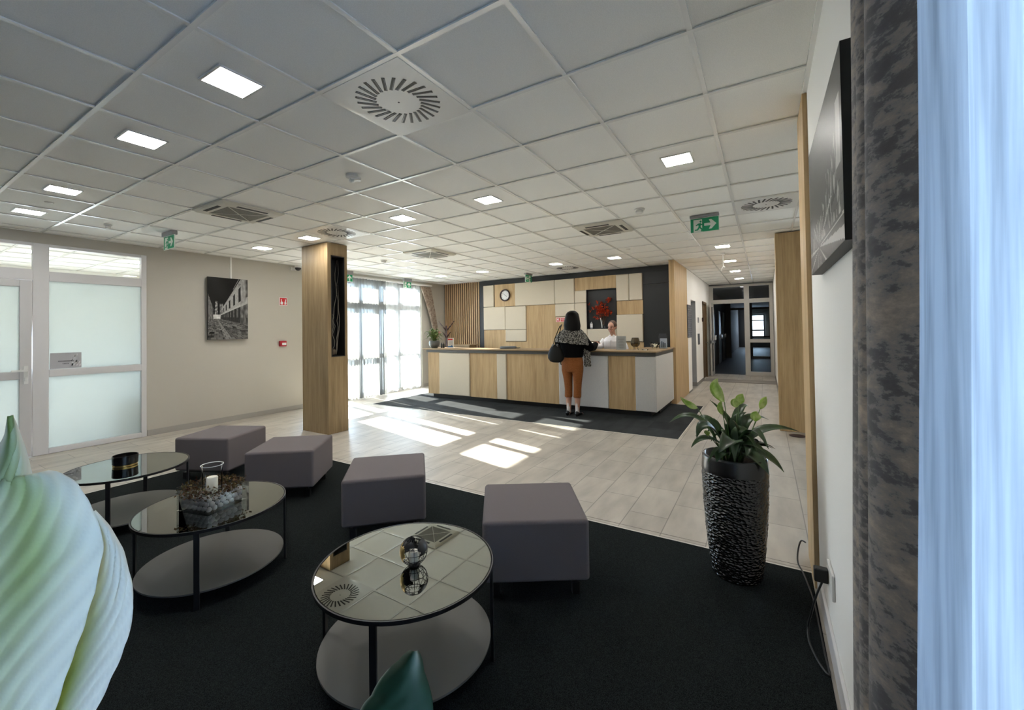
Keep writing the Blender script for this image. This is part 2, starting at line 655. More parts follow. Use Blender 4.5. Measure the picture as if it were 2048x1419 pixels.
# right wall near the camera with its window opening
w = MB()
w.box(-0.74, 1.50, YR - 0.22, YR, 0, HC)
w.box(-3.35, -0.74, YR - 0.22, YR, 2.68, HC)
w.box(-4, -3.35, YR - 0.22, YR, 0, HC)
struct('wall_right', w, WALLW)
struct('wall_rear', MB().box(-4.1, -3.9, -3.2, YL, 0, HC), P('dark_rear_wall', (0.05, 0.05, 0.06), 0.9))  # unseen wall, darkened to keep bounce off the stool fronts
# recess beyond the near wall and the corridor
struct('wall_entrance', MB().box(1.3, 5.8, -3.2, -3.05, 0, HC).box(1.3, 1.45, -3.05, YR - 0.22, 0, HC), WALL)
w = MB()
w.box(5.905, 13.2, -1.90, -1.70, 0, HC)
struct('wall_corridor_right', w, WALLW)
w = MB()
w.box(8.70, 9.22, 0.0, 0.12, 0, HC)
w.box(9.22, 10.0, 0.0, 0.12, 2.12, HC)
w.box(10.0, 11.36, 0.0, 0.2, 0, HC)
w.box(11.36, 12.25, 0.0, 0.2, 2.16, HC)
w.box(12.25, 13.2, 0.0, 0.2, 0, HC)
struct('wall_corridor_left', w, WALLW)
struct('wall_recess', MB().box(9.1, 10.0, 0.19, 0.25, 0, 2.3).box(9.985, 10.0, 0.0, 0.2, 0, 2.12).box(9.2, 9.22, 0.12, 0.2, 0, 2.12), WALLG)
# office behind the frosted glazing
w = MB()
w.box(2.4, 2.6, YL + 0.22, 10.4, 0, HC)
w.box(-4.1, -3.9, YL, 10.4, 0, HC)
w.box(-4, 2.6, 10.2, 10.4, 1.55, HC)
w.box(-4, 2.6, 10.2, 10.4, 0, 0.9)
for a_, b_ in ((-4, -1.3), (-.1, .4), (1.6, 2.6)):  # unseen window openings, sized to set the light behind the frost
    w.box(a_, b_, 10.2, 10.4, 0.9, 1.55)
struct('wall_office', w, WALLW)
# skirting
struct('baseboard_left', MB().box(1.06, 3.5, YL - 0.012, YL, 0, 0.085).box(6.9, 7.8, YL - 0.012, YL, 0, 0.085), P('stone_skirting', (0.36, 0.34, 0.31), 0.6))
struct('baseboard_right', MB().box(-0.6, 1.46, YR, YR + 0.014, 0, 0.11), PVC, bevel=0.004)
struct('baseboard_corridor', MB().box(10.0, 11.34, -0.012, 0, 0, 0.08).box(8.7, 9.2, -0.012, 0, 0, 0.03).box(9.972, 9.985, -0.01, 0.18, 0, 0.10).box(6.6, 12.5, -1.70, -1.688, 0, 0.08), P('grey_skirting', (0.22, 0.21, 0.20), 0.6))
struct('trim_1', MB().box(-3.9, 1.645, 3.95, 3.962, 0, 0.006).box(1.645, 1.657, -1.68, 3.962, 0, 0.006), P('carpet_edge_profile', (0.62, 0.60, 0.54), 0.4))
struct('trim_2', MB().box(4.425, 4.437, -0.47, 5.40, 0, 0.006).box(4.43, 7.1, -0.475, -0.463, 0, 0.006).box(4.43, 7.6, 5.39, 5.402, 0, 0.006), MATS['carpet_edge_profile'])
struct('trim_3', MB().box(1.715, 1.719, -1.68, 3.96, 0, 0.0012).box(11.1, 11.75, -1.70, -0.02, 0.0, 0.012), P('grout_line', (0.22, 0.20, 0.18), 0.7))
tag(MB().box(-3.85, 1.645, -1.66, 3.95, 0, 0.005).build('carpet', CARPET), 'large near-black carpet under the stools and glass tables', 'carpet')
tag(MB().prism([(4.437, -.463), (7.10, -.463), (7.10, .13), (7.70, .13), (7.70, 5.39), (4.437, 5.39)], (0, 0, 0), (1, 0, 0), (0, 1, 0), .005).build('carpet', CARPT), 'dark grey carpet tiles laid around the reception counter', 'carpet')

struct('trim_4', MB().box(-3.9, 1.48, YR, YR + .022, HC - .003, HC + .008).box(-3.9, 7.8, YL - .022, YL, HC - .003, HC + .008), GRID)
# far corridor seen through the glazed partition
w = MB()
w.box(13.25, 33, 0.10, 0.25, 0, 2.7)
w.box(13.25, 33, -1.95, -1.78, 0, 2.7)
struct('wall_far_corridor', w, P('dim_wall', (0.16, 0.15, 0.14), 0.9))  # wall tone darkened to stand in for the unlit corridor
struct('ceiling_far_corridor', MB().box(13.2, 33, -1.95, 0.25, 2.7, 2.8), P('dim_ceiling', (0.25, 0.25, 0.25), 0.9))  # ceiling tone darkened likewise for the missing light
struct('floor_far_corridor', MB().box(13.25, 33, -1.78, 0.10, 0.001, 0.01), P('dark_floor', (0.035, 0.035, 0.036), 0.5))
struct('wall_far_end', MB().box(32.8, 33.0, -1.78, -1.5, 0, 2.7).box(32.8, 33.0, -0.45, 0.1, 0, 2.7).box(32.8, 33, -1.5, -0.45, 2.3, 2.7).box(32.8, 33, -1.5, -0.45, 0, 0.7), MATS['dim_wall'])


def gpanel(name, root, x, y0, y1, z0, z1, mat, t=0.006):
    return MB().box(x - t, x + t, y0, y1, z0, z1).build(name, mat, root, world=True)


# second (inner) partition in the far corridor
ip = thing('glazed_partition', 'second glazed partition deep inside the dim corridor', 'partition', (21, -0.9, 0))
MB().box(20.97, 21.03, -1.78, -1.66, 0.01, 2.7).box(20.97, 21.03, -1.0, -0.86, 0.01, 2.7).box(20.97, 21.03, -0.12, 0.1, 0.01, 2.7).box(20.97, 21.03, -1.66, -0.12, 2.25, 2.35).box(20.97, 21.03, -1.66, -0.12, 2.6, 2.7).box(20.97, 21.03, -1.66, -1.0, 0.95, 1.03).box(20.97, 21.03, -1.66, -1.0, 0.01, 0.1).build('frame', P('brown_frame', (0.10, 0.075, 0.045), 0.5), ip, world=True)
gpanel('pane', ip, 21, -1.66, -1.0, 0.1, 2.25, CORRG)
fw = MB()
fw.box(32.6, 32.7, -1.5, -0.45, 0.7, 0.78).box(32.6, 32.7, -1.5, -0.45, 2.22, 2.3).box(32.6, 32.7, -1.5, -1.42, 0.7, 2.3).box(32.6, 32.7, -0.53, -0.45, 0.7, 2.3).box(32.6, 32.7, -1.5, -0.45, 1.15, 1.25).box(32.6, 32.7, -1.5, -0.45, 1.85, 1.93)
struct('window_3', fw, PVCG)
# a few doors along the far corridor's left wall
for i, xx in enumerate((14.6, 17.2, 19.2)):
    d = struct('door_%d' % (i + 3), MB().box(xx, xx + 0.95, 0.075, 0.099, 0.01, 2.1), P('far_door_%d' % i, (0.09 + 0.1 * i, 0.10 + 0.08 * i, 0.12 + 0.06 * i), 0.4))
    MB().box(xx + 0.80, xx + 0.86, 0.02, 0.074, 1.0, 1.16).build('handle', CHROME, d)

# ------------------------------------------------------------------ corridor glazed partition (x = 13.1)
XP = 13.1
cp = thing('glazed_partition', 'pale framed glazed partition with open door at the corridor end', 'partition', (XP, -0.85, 0))
f = MB()
f.box(XP - .04, XP + .04, -1.69, -1.60, 0.002, 2.74)
f.box(XP - .04, XP + .04, -1.09, -0.955, 0.002, 2.74)
f.box(XP - .04, XP + .04, -0.118, 0.0, 0.002, 2.74)
f.box(XP - .039, XP + .039, -1.60, -0.118, 2.68, 2.74)
f.box(XP - .039, XP + .039, -1.60, -0.118, 2.18, 2.30)
f.box(XP - .039, XP + .039, -1.60, -1.09, 0.99, 1.085)
f.box(XP - .039, XP + .039, -1.60, -1.09, 0.002, 0.12)
f.build('frame', PVCG, cp, world=True)
for a, b2, c, d in ((-0.95, -0.12, 2.3, 2.68), (-1.6, -1.09, 2.3, 2.68), (-1.6, -1.09, 1.085, 2.18), (-1.6, -1.09, 0.12, 0.99)):
    gpanel('pane', cp, XP, a, b2, c, d, CORRG)
dr = MB().box(12.3, 13.05, -0.13, -0.09, 0.03, 0.12).box(12.3, 13.05, -0.13, -0.09, 2.08, 2.17).box(12.3, 12.39, -0.13, -0.09, 0.12, 2.08).box(12.96, 13.05, -0.13, -0.09, 0.12, 2.08).box(12.3, 13.05, -0.13, -0.09, 0.98, 1.06).build('door', PVCG, cp, world=True)
MB().box(12.39, 12.96, -0.115, -0.105, 0.12, 2.08).build('pane', CORRG, dr, world=False).location = (-13.1, 0.85, 0)
MB().box(12.33, 12.36, -0.20, -0.13, 1.0, 1.03).box(12.33, 12.45, -0.21, -0.19, 1.0, 1.03).build('handle', CHROME, dr).location = (-13.1, 0.85, 0)

# brown corridor door in the left wall, lift recess furniture
d2 = struct('door_2', MB().box(11.37, 12.24, 0.03, 0.10, 0.01, 2.15), wood('brown_door', (0.09, 0.055, 0.025), (0.13, 0.085, 0.04), (0.17, 0.11, 0.055)))
MB().box(11.34, 11.40, -0.012, 0.03, 0.0, 2.19).box(12.21, 12.27, -0.012, 0.03, 0, 2.19).box(11.34, 12.27, -0.012, 0.03, 2.13, 2.19).build('door_frame', MATS['brown_door'], d2)
MB().box(12.1, 12.13, -0.03, 0.03, 1.0, 1.03).box(12.0, 12.13, -0.045, -0.03, 1.0, 1.03).build('handle', CHROME, d2)
dirb = thing('directory_board', 'dark directory board with rows of pale letters on the corridor wall', 'sign', (8.85, 0, 1.6))
MB().box(8.60, 9.18, -0.020, -0.001, 1.235, 1.975).build('board', P('board_grey', (0.07, 0.07, 0.08), 0.5), dirb, world=True)
tb = MB()
rnd = random.Random(3)
for r_ in range(7):
    for c_ in range(6):
        x0 = 8.63 + c_ * 0.09
        z0 = 1.26 + r_ * 0.10
        q = rnd.random()
        tb.box(x0, x0 + 0.05, -0.0215, -0.0202, z0, z0 + 0.012)
        if q > 0.3:
            tb.box(x0, x0 + 0.012, -0.0215, -0.0202, z0, z0 + 0.07)
        if q < 0.6:
            tb.box(x0, x0 + 0.05, -0.0215, -0.0202, z0 + 0.06, z0 + 0.072)
tb.build('lettering', GREYP, dirb, world=True)
tag(MB().box(10.30, 10.62, -0.012, -0.001, 1.02, 1.30).build('wall_plate', STEELG, bevel=0.003), 'slim grey plate on the corridor wall before the brown door', 'plate')
tag(MB().box(10.36, 10.44, -0.02, -0.001, 1.58, 1.72).build('wall_sign', GREYP), 'small grey sign on the white corridor wall above the slim plate', 'sign')
tag(MB().box(11.22, 11.31, -0.04, -0.001, 1.62, 1.73).build('door_sign', BROWNM), 'small dark sign beside the brown corridor door', 'sign')

# ------------------------------------------------------------------ oak claddings
tag(MB().box(1.48, 1.88, -1.72, -1.664, 0.002, HC).build('wood_cladding', OAK_LIT, bevel=0.002), 'oak post cladding the end of the near right wall', 'cladding')
c_ = MB().box(5.60, 5.90, -2.6, -1.61, 0.002, HC - 0.01).build('wood_cladding', OAK_LIT, bevel=0.003)
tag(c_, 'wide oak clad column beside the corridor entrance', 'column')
tag(MB().box(7.15, 8.70, -0.0, 0.10, 0.002, HC).build('wood_cladding', OAK_LIT, bevel=0.003), 'oak clad partition end at the right of the reception counter', 'cladding')
# floor socket lid by the column
tag(MB().lathe([(0.09, 0.0), (0.095, 0.006), (0.05, 0.012), (0.0, 0.012)], 24, (5.36, -1.80, 0), False).build('floor_lid', BROWNM, smooth=True), 'round brown lid on the tiles before the wide oak column', 'lid')

# pillar with niche
pil = thing('pillar', 'oak clad square pillar with a dark glass niche of branches', 'pillar', (2.65, 4.2, 0))
x0, x1, y0, y1 = 2.38, 2.715, 3.90, 4.52
nx0, nx1, nz0, nz1 = 2.435, 2.668, 1.115, 2.60
f = MB()
f.box(x0, x1, 4.12, y1, 0.002, HC)
f.box(x0, nx0, y0, 4.12, 0.002, HC)
f.box(nx1, x1, y0, 4.12, 0.002, HC)
f.box(nx0, nx1, y0, 4.12, 0.002, nz0)
f.box(nx0, nx1, y0, 4.12, nz1, HC)
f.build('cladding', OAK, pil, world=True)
nf = MB()
nf.box(nx0, nx0 + .012, y0 - .004, 4.11, nz0, nz1).box(nx1 - .012, nx1, y0 - .004, 4.11, nz0, nz1)
nf.box(nx0 + .012, nx1 - .012, y0 - .004, 4.11, nz0, nz0 + .012).box(nx0 + .012, nx1 - .012, y0 - .004, 4.11, nz1 - .012, nz1)
nf.box(nx0 + .012, nx1 - .012, 4.10, 4.11, nz0 + .012, nz1 - .012)
nf.build('niche_frame', BLACKM, pil, world=True)
br = MB()
rb = random.Random(5)
BR = []
for k in range(7):
    p = Vector((2.54 + rb.uniform(-.05, .06), 4.02 + rb.uniform(-.03, .03), 1.14))
    pts = [p.copy()]
    h = rb.choice((0.8, 1.05, 1.4, 1.42, 0.6))
    n = 14
    for i in range(n):
        p = p + Vector((rb.uniform(-.022, .022), rb.uniform(-.012, .012), h / n))
        p.x = min(max(p.x, 2.46), 2.645)
        p.y = min(max(p.y, 3.93), 4.08)
        p.z = min(p.z, 2.57)
        pts.append(p.copy())
    br.tube(pts, [0.006 - 0.004 * i / n for i in range(n + 1)], 6)
tag(br.build('branches', P('pale_twig', (0.30, 0.27, 0.22), 0.6), smooth=True), 'bare twisted branches standing inside the pillar niche', 'branches')
tag(MB().ell((2.55, 4.02, 1.18), (.05, .04, .052)).build('wicker_ball', P('wicker', (0.12, 0.09, 0.06), 0.8, bump=(60, 0.8)), smooth=True), 'wicker ball at the foot of the niche branches', 'ball')

# ------------------------------------------------------------------ left glazed partition (door_1 + window_1)
FZ0, FZ1 = YL - 0.03, YL + 0.05
gf = MB()
gf.box(0.985, 1.045, FZ0, FZ1, 0.002, 2.64)          # right jamb
gf.box(-0.075, 0.063, FZ0, FZ1, 0.002, 2.64)         # post between door and light
gf.box(0.063, 0.985, FZ0, FZ1, 2.60, 2.64)
gf.box(0.063, 0.985, FZ0, FZ1, 2.175, 2.295)
gf.box(0.063, 0.985, FZ0, FZ1, 0.965, 1.055)
gf.box(0.063, 0.985, FZ0, FZ1, 0.002, 0.07)
gf.box(-1.15, -0.075, FZ0, FZ1, 2.60, 2.64)
gf.box(-1.15, -0.075, FZ0, FZ1, 2.175, 2.31)
gf.box(-1.29, -1.15, FZ0, FZ1, 0.002, 2.64)
gf.box(-2.95, -1.29, FZ0, FZ1, 2.60, 2.64)
gf.box(-2.95, -1.29, FZ0, FZ1, 2.175, 2.30)
gf.box(-2.95, -1.29, FZ0, FZ1, 0.965, 1.055)
gf.box(-2.95, -1.29, FZ0, FZ1, 0.002, 0.07)
gf.box(-3.0, -2.95, FZ0, FZ1, 0.002, 2.64)
wf = struct('window_1', gf, PVC, bevel=0.004)
for nm, a, b2, c, d, m_ in (('clear_pane', 0.063, 0.985, 2.295, 2.60, GLASS), ('clear_pane', -1.15, -0.075, 2.31, 2.60, GLASS), ('clear_pane', -2.95, -1.29, 2.30, 2.60, GLASS),
                            ('frosted_pane', 0.063, 0.985, 1.055, 2.175, FROST), ('frosted_pane', 0.063, 0.985, 0.07, 0.965, FROST),
                            ('frosted_pane', -2.95, -1.29, 1.055, 2.175, FROST), ('frosted_pane', -2.95, -1.29, 0.07, 0.965, FROST)):
    MB().box(a, b2, YL + .005, YL + .012, c, d).build(nm, m_, wf)
dd = MB()
DY0, DY1 = YL - 0.045, YL + 0.02
dd.box(-0.185, -0.085, DY0, DY1, 0.012, 2.17).box(-1.145, -1.045, DY0, DY1, 0.012, 2.17)
dd.box(-1.045, -0.185, DY0, DY1, 2.085, 2.17).box(-1.045, -0.185, DY0, DY1, 0.96, 1.055).box(-1.045, -0.185, DY0, DY1, 0.012, 0.12)
door1 = struct('door_1', dd, P('door_pvc', (0.58, 0.57, 0.57), 0.4), bevel=0.004)
MB().box(-1.045, -0.185, YL - .014, YL - .008, 1.055, 2.085).build('frosted_pane', FROST, door1)
MB().box(-1.045, -0.185, YL - .014, YL - .008, 0.12, 0.96).build('frosted_pane', FROST, door1)
MB().box(-0.155, -0.115, DY0 - .012, DY0, 0.90, 1.12).box(-0.145, -0.125, DY0 - .05, DY0 - .012, 1.055, 1.075).box(-0.26, -0.125, DY0 - .06, DY0 - .045, 1.052, 1.078).box(-0.146, -0.124, DY0 - .018, DY0 - .011, 0.935, 0.98).build('handle', WMETAL, door1, bevel=0.003)
# notice on the frosted light
no = thing('notice', 'grey landscape notice stuck to the frosted glass by the door', 'notice', (0.22, YL, 1.06))
MB().box(0.078, 0.365, YL - .002, YL + .0045, 1.062, 1.262).build('sheet', P('notice_grey', (0.42, 0.42, 0.44), 0.6), no, world=True)
q = MB()
for a, b2, z in ((0.15, 0.30, 1.155), (0.19, 0.26, 1.12)):
    for k in range(int((b2 - a) / 0.012)):
        q.box(a + k * .012, a + k * .012 + .008, YL - .0035, YL - .0022, z - .006, z + .006)
q.build('lettering', P('notice_text', (0.10, 0.10, 0.11), 0.6), no, world=True)
q = MB()
for k in range(14):
    u = random.uniform(0.27, 0.355)
    z = random.uniform(1.09, 1.24)
    q.prism([(0, 0), (.02, .01), (.026, .035), (.008, .03)], (u - .015, YL - .0022, z - .02), (1, 0, 0), (0, 0, 1), 0.001)
q.build('pale_motif', P('notice_pale', (0.60, 0.60, 0.61), 0.6), no, world=True)
# body for the soft dark patch behind the frost
tag(MB().lathe([(0.02, 0), (0.24, 0.0), (0.26, 0.3), (0.22, 0.62), (0.05, 0.66)], 20, (1.0, YL + 0.62, 0)).build('office_blob', P('blob_dark', (0.05, 0.06, 0.07), 0.6), smooth=True), 'dark rounded shape behind the lower frosted pane', 'bin')

# ------------------------------------------------------------------ far windows with curtains
panes = [(3.67, 4.18), (4.29, 4.80), (4.88, 5.34), (5.46, 5.96), (6.12, 6.74)]
WF0, WF1 = YL + 0.03, YL + 0.10
f = MB()
ed = [3.56] + [e for p in panes for e in p] + [6.86]
for i in range(0, len(ed), 2):
    f.box(ed[i], ed[i + 1], WF0, WF1, 0.0, 2.62)
for a, b2 in panes:
    f.box(a, b2, WF0, WF1, 0.0, 0.10).box(a, b2, WF0, WF1, 0.86, 0.96).box(a, b2, WF0, WF1, 2.0, 2.19).box(a, b2, WF0, WF1, 2.56, 2.62)
wf = struct('window_2', f, PVC)
for a, b2 in panes:
    for c, d in ((0.10, 0.86), (0.96, 2.0), (2.19, 2.56)):
        MB().box(a, b2, WF0 + .03, WF0 + .036, c, d).build('pane', GLASS, wf)
MB().box(6.02, 6.05, WF0 - .05, WF0, 0.98, 1.10).build('handle', WMETAL, wf)


def curtain(name, xa, xb, yc, z0, z1, amp, period, mat, label, nz=14, gather=None, ph=0.0, cat='curtain', noisea=0.3, axis='x', hem=0.0):
    mb = MB()
    n = max(24, int(abs(xb - xa) / period * 14))
    rows = []
    for j in range(nz + 1):
        z = z0 + (z1 - z0) * j / nz
        t = j / nz
        row = []
        for i in range(n + 1):
            s_ = i / n
            x = xa + (xb - xa) * s_
            if gather:
                x = gather(s_, t, x)
            wv = math.sin(2 * PI * (x - xa) / period + ph + 0.6 * math.sin(3.1 * x)) if not gather else math.sin(2 * PI * s_ * abs(xb - xa) / period + ph)
            y = yc + amp * (wv + noisea * noise.noise((s_ * 17.0, t * 1.3, ph))) * (0.75 + 0.4 * (1 - t))
            zz = z + (hem * math.sin(2 * PI * s_ * 5 + ph) * (1 - t) ** 6 if hem else 0)
            row.append((x, y, zz))
        rows.append(row)
    mb.rings(rows, close=False, cap=False)
    o = mb.build(name, mat, smooth=True)
    return tag(o, label, cat)


curtain('sheer_curtain', 4.46, 5.03, 6.14, 0.02, 2.66, 0.040, 0.085, SHEERB, 'gathered white voile curtain right behind the oak pillar')
curtain('sheer_curtain', 5.06, 5.50, 6.13, 0.02, 2.66, 0.035, 0.075, SHEERB, 'gathered white voile curtain in the middle of the far window', ph=1.0)
curtain('sheer_curtain', 5.48, 6.72, 6.17, 0.05, 2.66, 0.022, 0.16, SHEER, 'flat white voile curtain over the two right window panes', ph=2.0, hem=0.03)


def tie(s_, t, x):
    # top spreads 6.70-7.06, swept to 6.98-7.26 at z ~1.5 then hanging straight
    z = 0.02 + 2.62 * t
    if z > 1.45:
        k = (z - 1.45) / (2.64 - 1.45)
        k = k ** 1.3
        return (7.16 + 0.18 * s_) * (1 - k) + (6.70 + 0.37 * s_) * k
    return 7.16 + 0.18 * s_


curtain('drape', 6.70, 7.06, 6.13, 0.02, 2.64, 0.030, 0.055, DRAPEF, 'patterned beige drape swept aside at the right end of the far window', gather=tie, nz=26)
tag(MB().box(3.5, 7.10, 6.10, 6.20, 2.665, 2.70).build('curtain_rail', PLASTIC), 'white curtain rail above the far window', 'rail')

# ------------------------------------------------------------------ near window, voile and velvet drape on the right wall
f = MB()
for a, b2 in ((-3.35, -3.27), (-2.55, -2.47), (-1.65, -1.57), (-0.82, -0.74)):
    f.box(a, b2, YR - .16, YR - .09, 0, 2.68)
f.box(-3.27, -0.82, YR - .16, YR - .09, 0, 0.08).box(-3.27, -0.82, YR - .16, YR - .09, 2.60, 2.68)
wf = struct('window_4', f, PVC)
for a, b2 in ((-3.27, -2.55), (-2.47, -1.65), (-1.57, -0.82)):
    MB().box(a, b2, YR - .13, YR - .124, 0.08, 2.60).build('pane', GLASS, wf)


def sheet_profile(name, prof, z0, z1, mat, label, cat, nz=30, wob=0.0, sub=1, dia=None):
    rows = []
    for j in range(nz + 1):
        t = j / nz
        z = z0 + (z1 - z0) * t
        row = []
        for i, (x, y) in enumerate(prof):
            k = noise.noise((i * 0.7, z * 1.1, 3.3))
            k2 = noise.noise((i * 0.9 + 40, z * 0.9, 1.3))
            dx = dia(i, t) if dia else 0
            yy = y + wob * k + .014 - (z - .7) * .019
            row.append((x + wob * k2 + dx, max(-1.678, yy), z))
        rows.append(row)
    o = MB().rings(rows, close=False, cap=False).build(name, mat, smooth=True, sub=sub)
    return tag(o, label, cat)


dprof = [(-0.10, -1.665), (-0.16, -1.625), (-0.22, -1.62), (-0.28, -1.655), (-0.34, -1.63), (-0.395, -1.598), (-0.43, -1.60), (-0.455, -1.635), (-0.49, -1.655), (-0.53, -1.625),
         (-0.555, -1.593), (-0.585, -1.582), (-0.615, -1.590), (-0.635, -1.610), (-0.645, -1.632), (-0.665, -1.640), (-0.682, -1.626), (-0.700, -1.6155), (-0.713, -1.618), (-0.715, -1.635), (-0.700, -1.65)]
dr = sheet_profile('drape', dprof, 0.015, 2.70, VELVET, 'heavy marbled grey brown velvet drape at the right edge', 'curtain', wob=0.004,
                   dia=lambda i, t: (-0.035 * t if i in (14, 15, 16) else 0))
m = dr.modifiers.new('solid', 'SOLIDIFY')
m.thickness = 0.004
vp = []
xx = -0.718
k = 0
rv = random.Random(11)
while xx > -3.1:
    ph = k % 4
    vp.append((xx, -1.628 + (0.0, 0.022, 0.030, 0.006)[ph] * (0.7 + 0.5 * rv.random())))
    xx -= (0.030, 0.022, 0.034, 0.018)[ph] * (0.8 + 0.5 * rv.random())
    k += 1
sheet_profile('sheer_curtain', vp, 0.03, 2.70, SHEERN, 'crinkled pale blue voile curtain beside the velvet drape', 'curtain', wob=0.010, nz=40)
tag(MB().box(-3.4, -0.05, -1.665, -1.615, 2.70, 2.74).build('curtain_rail', PLASTIC), 'white rail above the velvet drape', 'rail')


# ------------------------------------------------------------------ printed pictures (own colours per grid cell)
def art(name, w, h, nx, ny, func, origin, u, v, parent):
    o, u, v = Vector(origin), Vector(u), Vector(v)
    vs, fs = [], []
    for j in range(ny + 1):
        for i in range(nx + 1):
            vs.append(tuple(o + u * (w * i / nx) + v * (h * j / ny) - parent.location))
    for j in range(ny):
        for i in range(nx):
            a = j * (nx + 1) + i
            fs.append((a, a + 1, a + nx + 2, a + nx + 1))
    me = bpy.data.meshes.new(name)
    me.from_pydata(vs, [], fs)
    at = me.color_attributes.new('print', 'FLOAT_COLOR', 'CORNER')
    k = 0
    for j in range(ny):
        for i in range(nx):
            c = func((i + .5) / nx, (j + .5) / ny)
            if not isinstance(c, tuple):
                c = (c, c * 0.99, c * 0.96)
            for _ in range(4):
                at.data[k].color = (*c, 1)
                k += 1
    me.materials.append(PRINT)
    ob = bpy.data.objects.new(name, me)
    col.objects.link(ob)
    ob.parent = parent
    return ob


def nz_(x, y, s=1.0, seed=0.0):
    return 0.5 + 0.5 * noise.noise((x * s, y * s, seed))


def street(u, v):
    # b/w night street: u to the right, v up
    vx, vy = 0.20, 0.36
    n = nz_(u * 30, v * 30, 1, 1)
    if v < 0.335 - 0.10 * max(0, u - 0.3) / 0.7 + 0.0:            # cobbles
        t = (0.36 - v)
        row = math.floor(math.log(max(t, 0.004)) * 9)
        cx = (u - vx) / max(t, 0.01)
        cell = noise.noise((math.floor(cx * 2.2 + row * .5) * 3.7, row * 5.1, 0.5))
        g_ = 0.075 + 0.16 * cell + 0.10 * max(0, 0.3 - t) + 0.06 * n
        if abs(cx - 0.85) < 0.22:
            g_ = 0.20 + 0.05 * n
        if (cx * 2.2 + row * .5) % 1 < 0.14:
            g_ *= 0.35
        return max(0.008, g_)
    # right facades
    ang = (v - vy) / max(u - vx, 0.001)
    if u > 0.30 and ang < 1.05:
        s_ = u - vx
        lev = ang
        base = 0.13 + 0.20 * nz_(u * 8, v * 8, 1, 4) * (0.4 + s_)
        if 0.30 < lev < 0.36:
            base = 0.42
        elif lev >= 0.36:
            k_ = (math.log(s_) * 3.4) % 1
            if 0.45 < lev < 0.85 and k_ < 0.38:
                base = 0.02
            elif lev > 0.97:
                base = 0.30
            else:
                base = 0.26 + 0.16 * n
        else:
            k_ = (math.log(s_) * 5.0) % 1
            base = 0.03 if k_ < 0.55 else 0.15 * n + 0.04
            if lev < 0.0:
                base = 0.02 + 0.03 * n
        if u > 0.80:
            base = base * 0.7 + 0.25 * nz_(u * 20, v * 12, 1, 8) ** 2
        if lev > 0.9 and u > 0.75 and v < 0.93:
            base *= 0.6
        return max(0.006, base)
    if u > 0.62 and abs(v - (0.62 + (u - 0.45) * 1.2)) < 0.006:
        return 0.35
    # left facades
    if u < 0.13 and v < 0.36 + (0.20 - u) * 1.9:
        k_ = (u * 30) % 1
        return 0.03 + (0.30 * n if k_ > 0.5 else 0.05) * (0.3 + 2.0 * max(0, 0.12 - abs(u - 0.06)) * 5)
    # lit vanishing end
    if v < 0.40 and 0.13 < u < 0.31:
        return 0.35 + 0.45 * n
    if abs(u - 0.20) < 0.025 * (1 + (0.62 - v) * 2.0) and v < 0.62:
        return 0.10 + 0.25 * (n > 0.5)
    if 0.28 < u < 0.36 and v < 0.58:
        return 0.06 + 0.30 * n * n
    # lamp
    return 0.006 + 0.015 * nz_(u * 3, v * 3, 1, 9)


pc = thing('picture', 'tall black and white canvas of a night street on the left wall', 'picture', (2.12, YL - 0.04, 1.39))
MB().box(1.815, 2.432, YL - .075, YL - .045, 1.383, 2.408).box(1.9, 2.35, YL - .045, YL - .001, 1.6, 2.2).build('frame', BLACK, pc, world=True)
art('print', 0.613, 1.021, 110, 180, street, (1.817, YL - .0757, 1.385), (1, 0, 0), (0, 0, 1), pc)
tag(MB().box(2.185, 2.205, YL - .012, YL, 2.40, HC).build('cable_duct', WALLW), 'thin white cable duct running from ceiling to the street canvas', 'duct')


def trails(u, v):
    # blurred b/w light trails: u runs along +x (far end), v up
    g_ = 0.055 + 0.09 * (1 - abs(v - 0.62) * 2) * 0.6 + 0.02 * nz_(u * 60, v * 60, 1, 2)
    # vanishing point at far low
    px, py = 0.35, 0.14
    a = math.atan2(v - py, (px - u) * 1.6)
    r = math.hypot((px - u) * 1.6, v - py)
    if v < 0.34 and r > 0.03:
        s_ = math.sin(a * 22 + 1.0 + 2 * math.sin(a * 5)) + 0.6 * math.sin(a * 47)
        if s_ > 0.75 and nz_(a * 7, 0, 1, 6) > 0.45:
            g_ = 0.55
        elif s_ < -0.9:
            g_ = 0.03
    hgt = 0.22 + 0.75 * u * nz_(u * 16, 0.3, 1, 5)
    if 0.10 < u < 0.95 and 0.16 < v < hgt:
        k_ = nz_(u * 42, v * 9, 1, 7)
        if k_ > 0.60:
            g_ = 0.25 + 0.9 * (k_ - 0.55)
    if 0.88 < u < 0.96 and 0.42 < v < 0.78:
        g_ = 0.30 + 0.3 * nz_(u * 20, v * 10, 1, 3)
    if u < 0.10 and v < 0.45:
        g_ *= 0.5
    return max(0.01, g_)


pc = thing('picture', 'wide black and white canvas of light trails high on the right wall', 'picture', (0.5, YR, 1.69))
MB().box(0.045, 0.975, YR + .001, YR + .0395, 1.695, 2.245).build('canvas', BLACK, pc, world=True)
art('print', 0.928, 0.548, 180, 110, trails, (0.974, YR + .0402, 1.696), (-1, 0, 0), (0, 0, 1), pc)
# redo orientation: u from far to near
q = MB()
for k in range(12):
    z = 1.72 + k * 0.035 + random.uniform(-.01, .01)
    q.box(0.0444, 0.0449, YR + random.uniform(.002, .01), YR + random.uniform(.018, .038), z, z + random.uniform(.003, .008))

# ------------------------------------------------------------------ ceiling fittings
TC = lambda i: i * 0.6 + 0.3
Zc = HC - 0.001


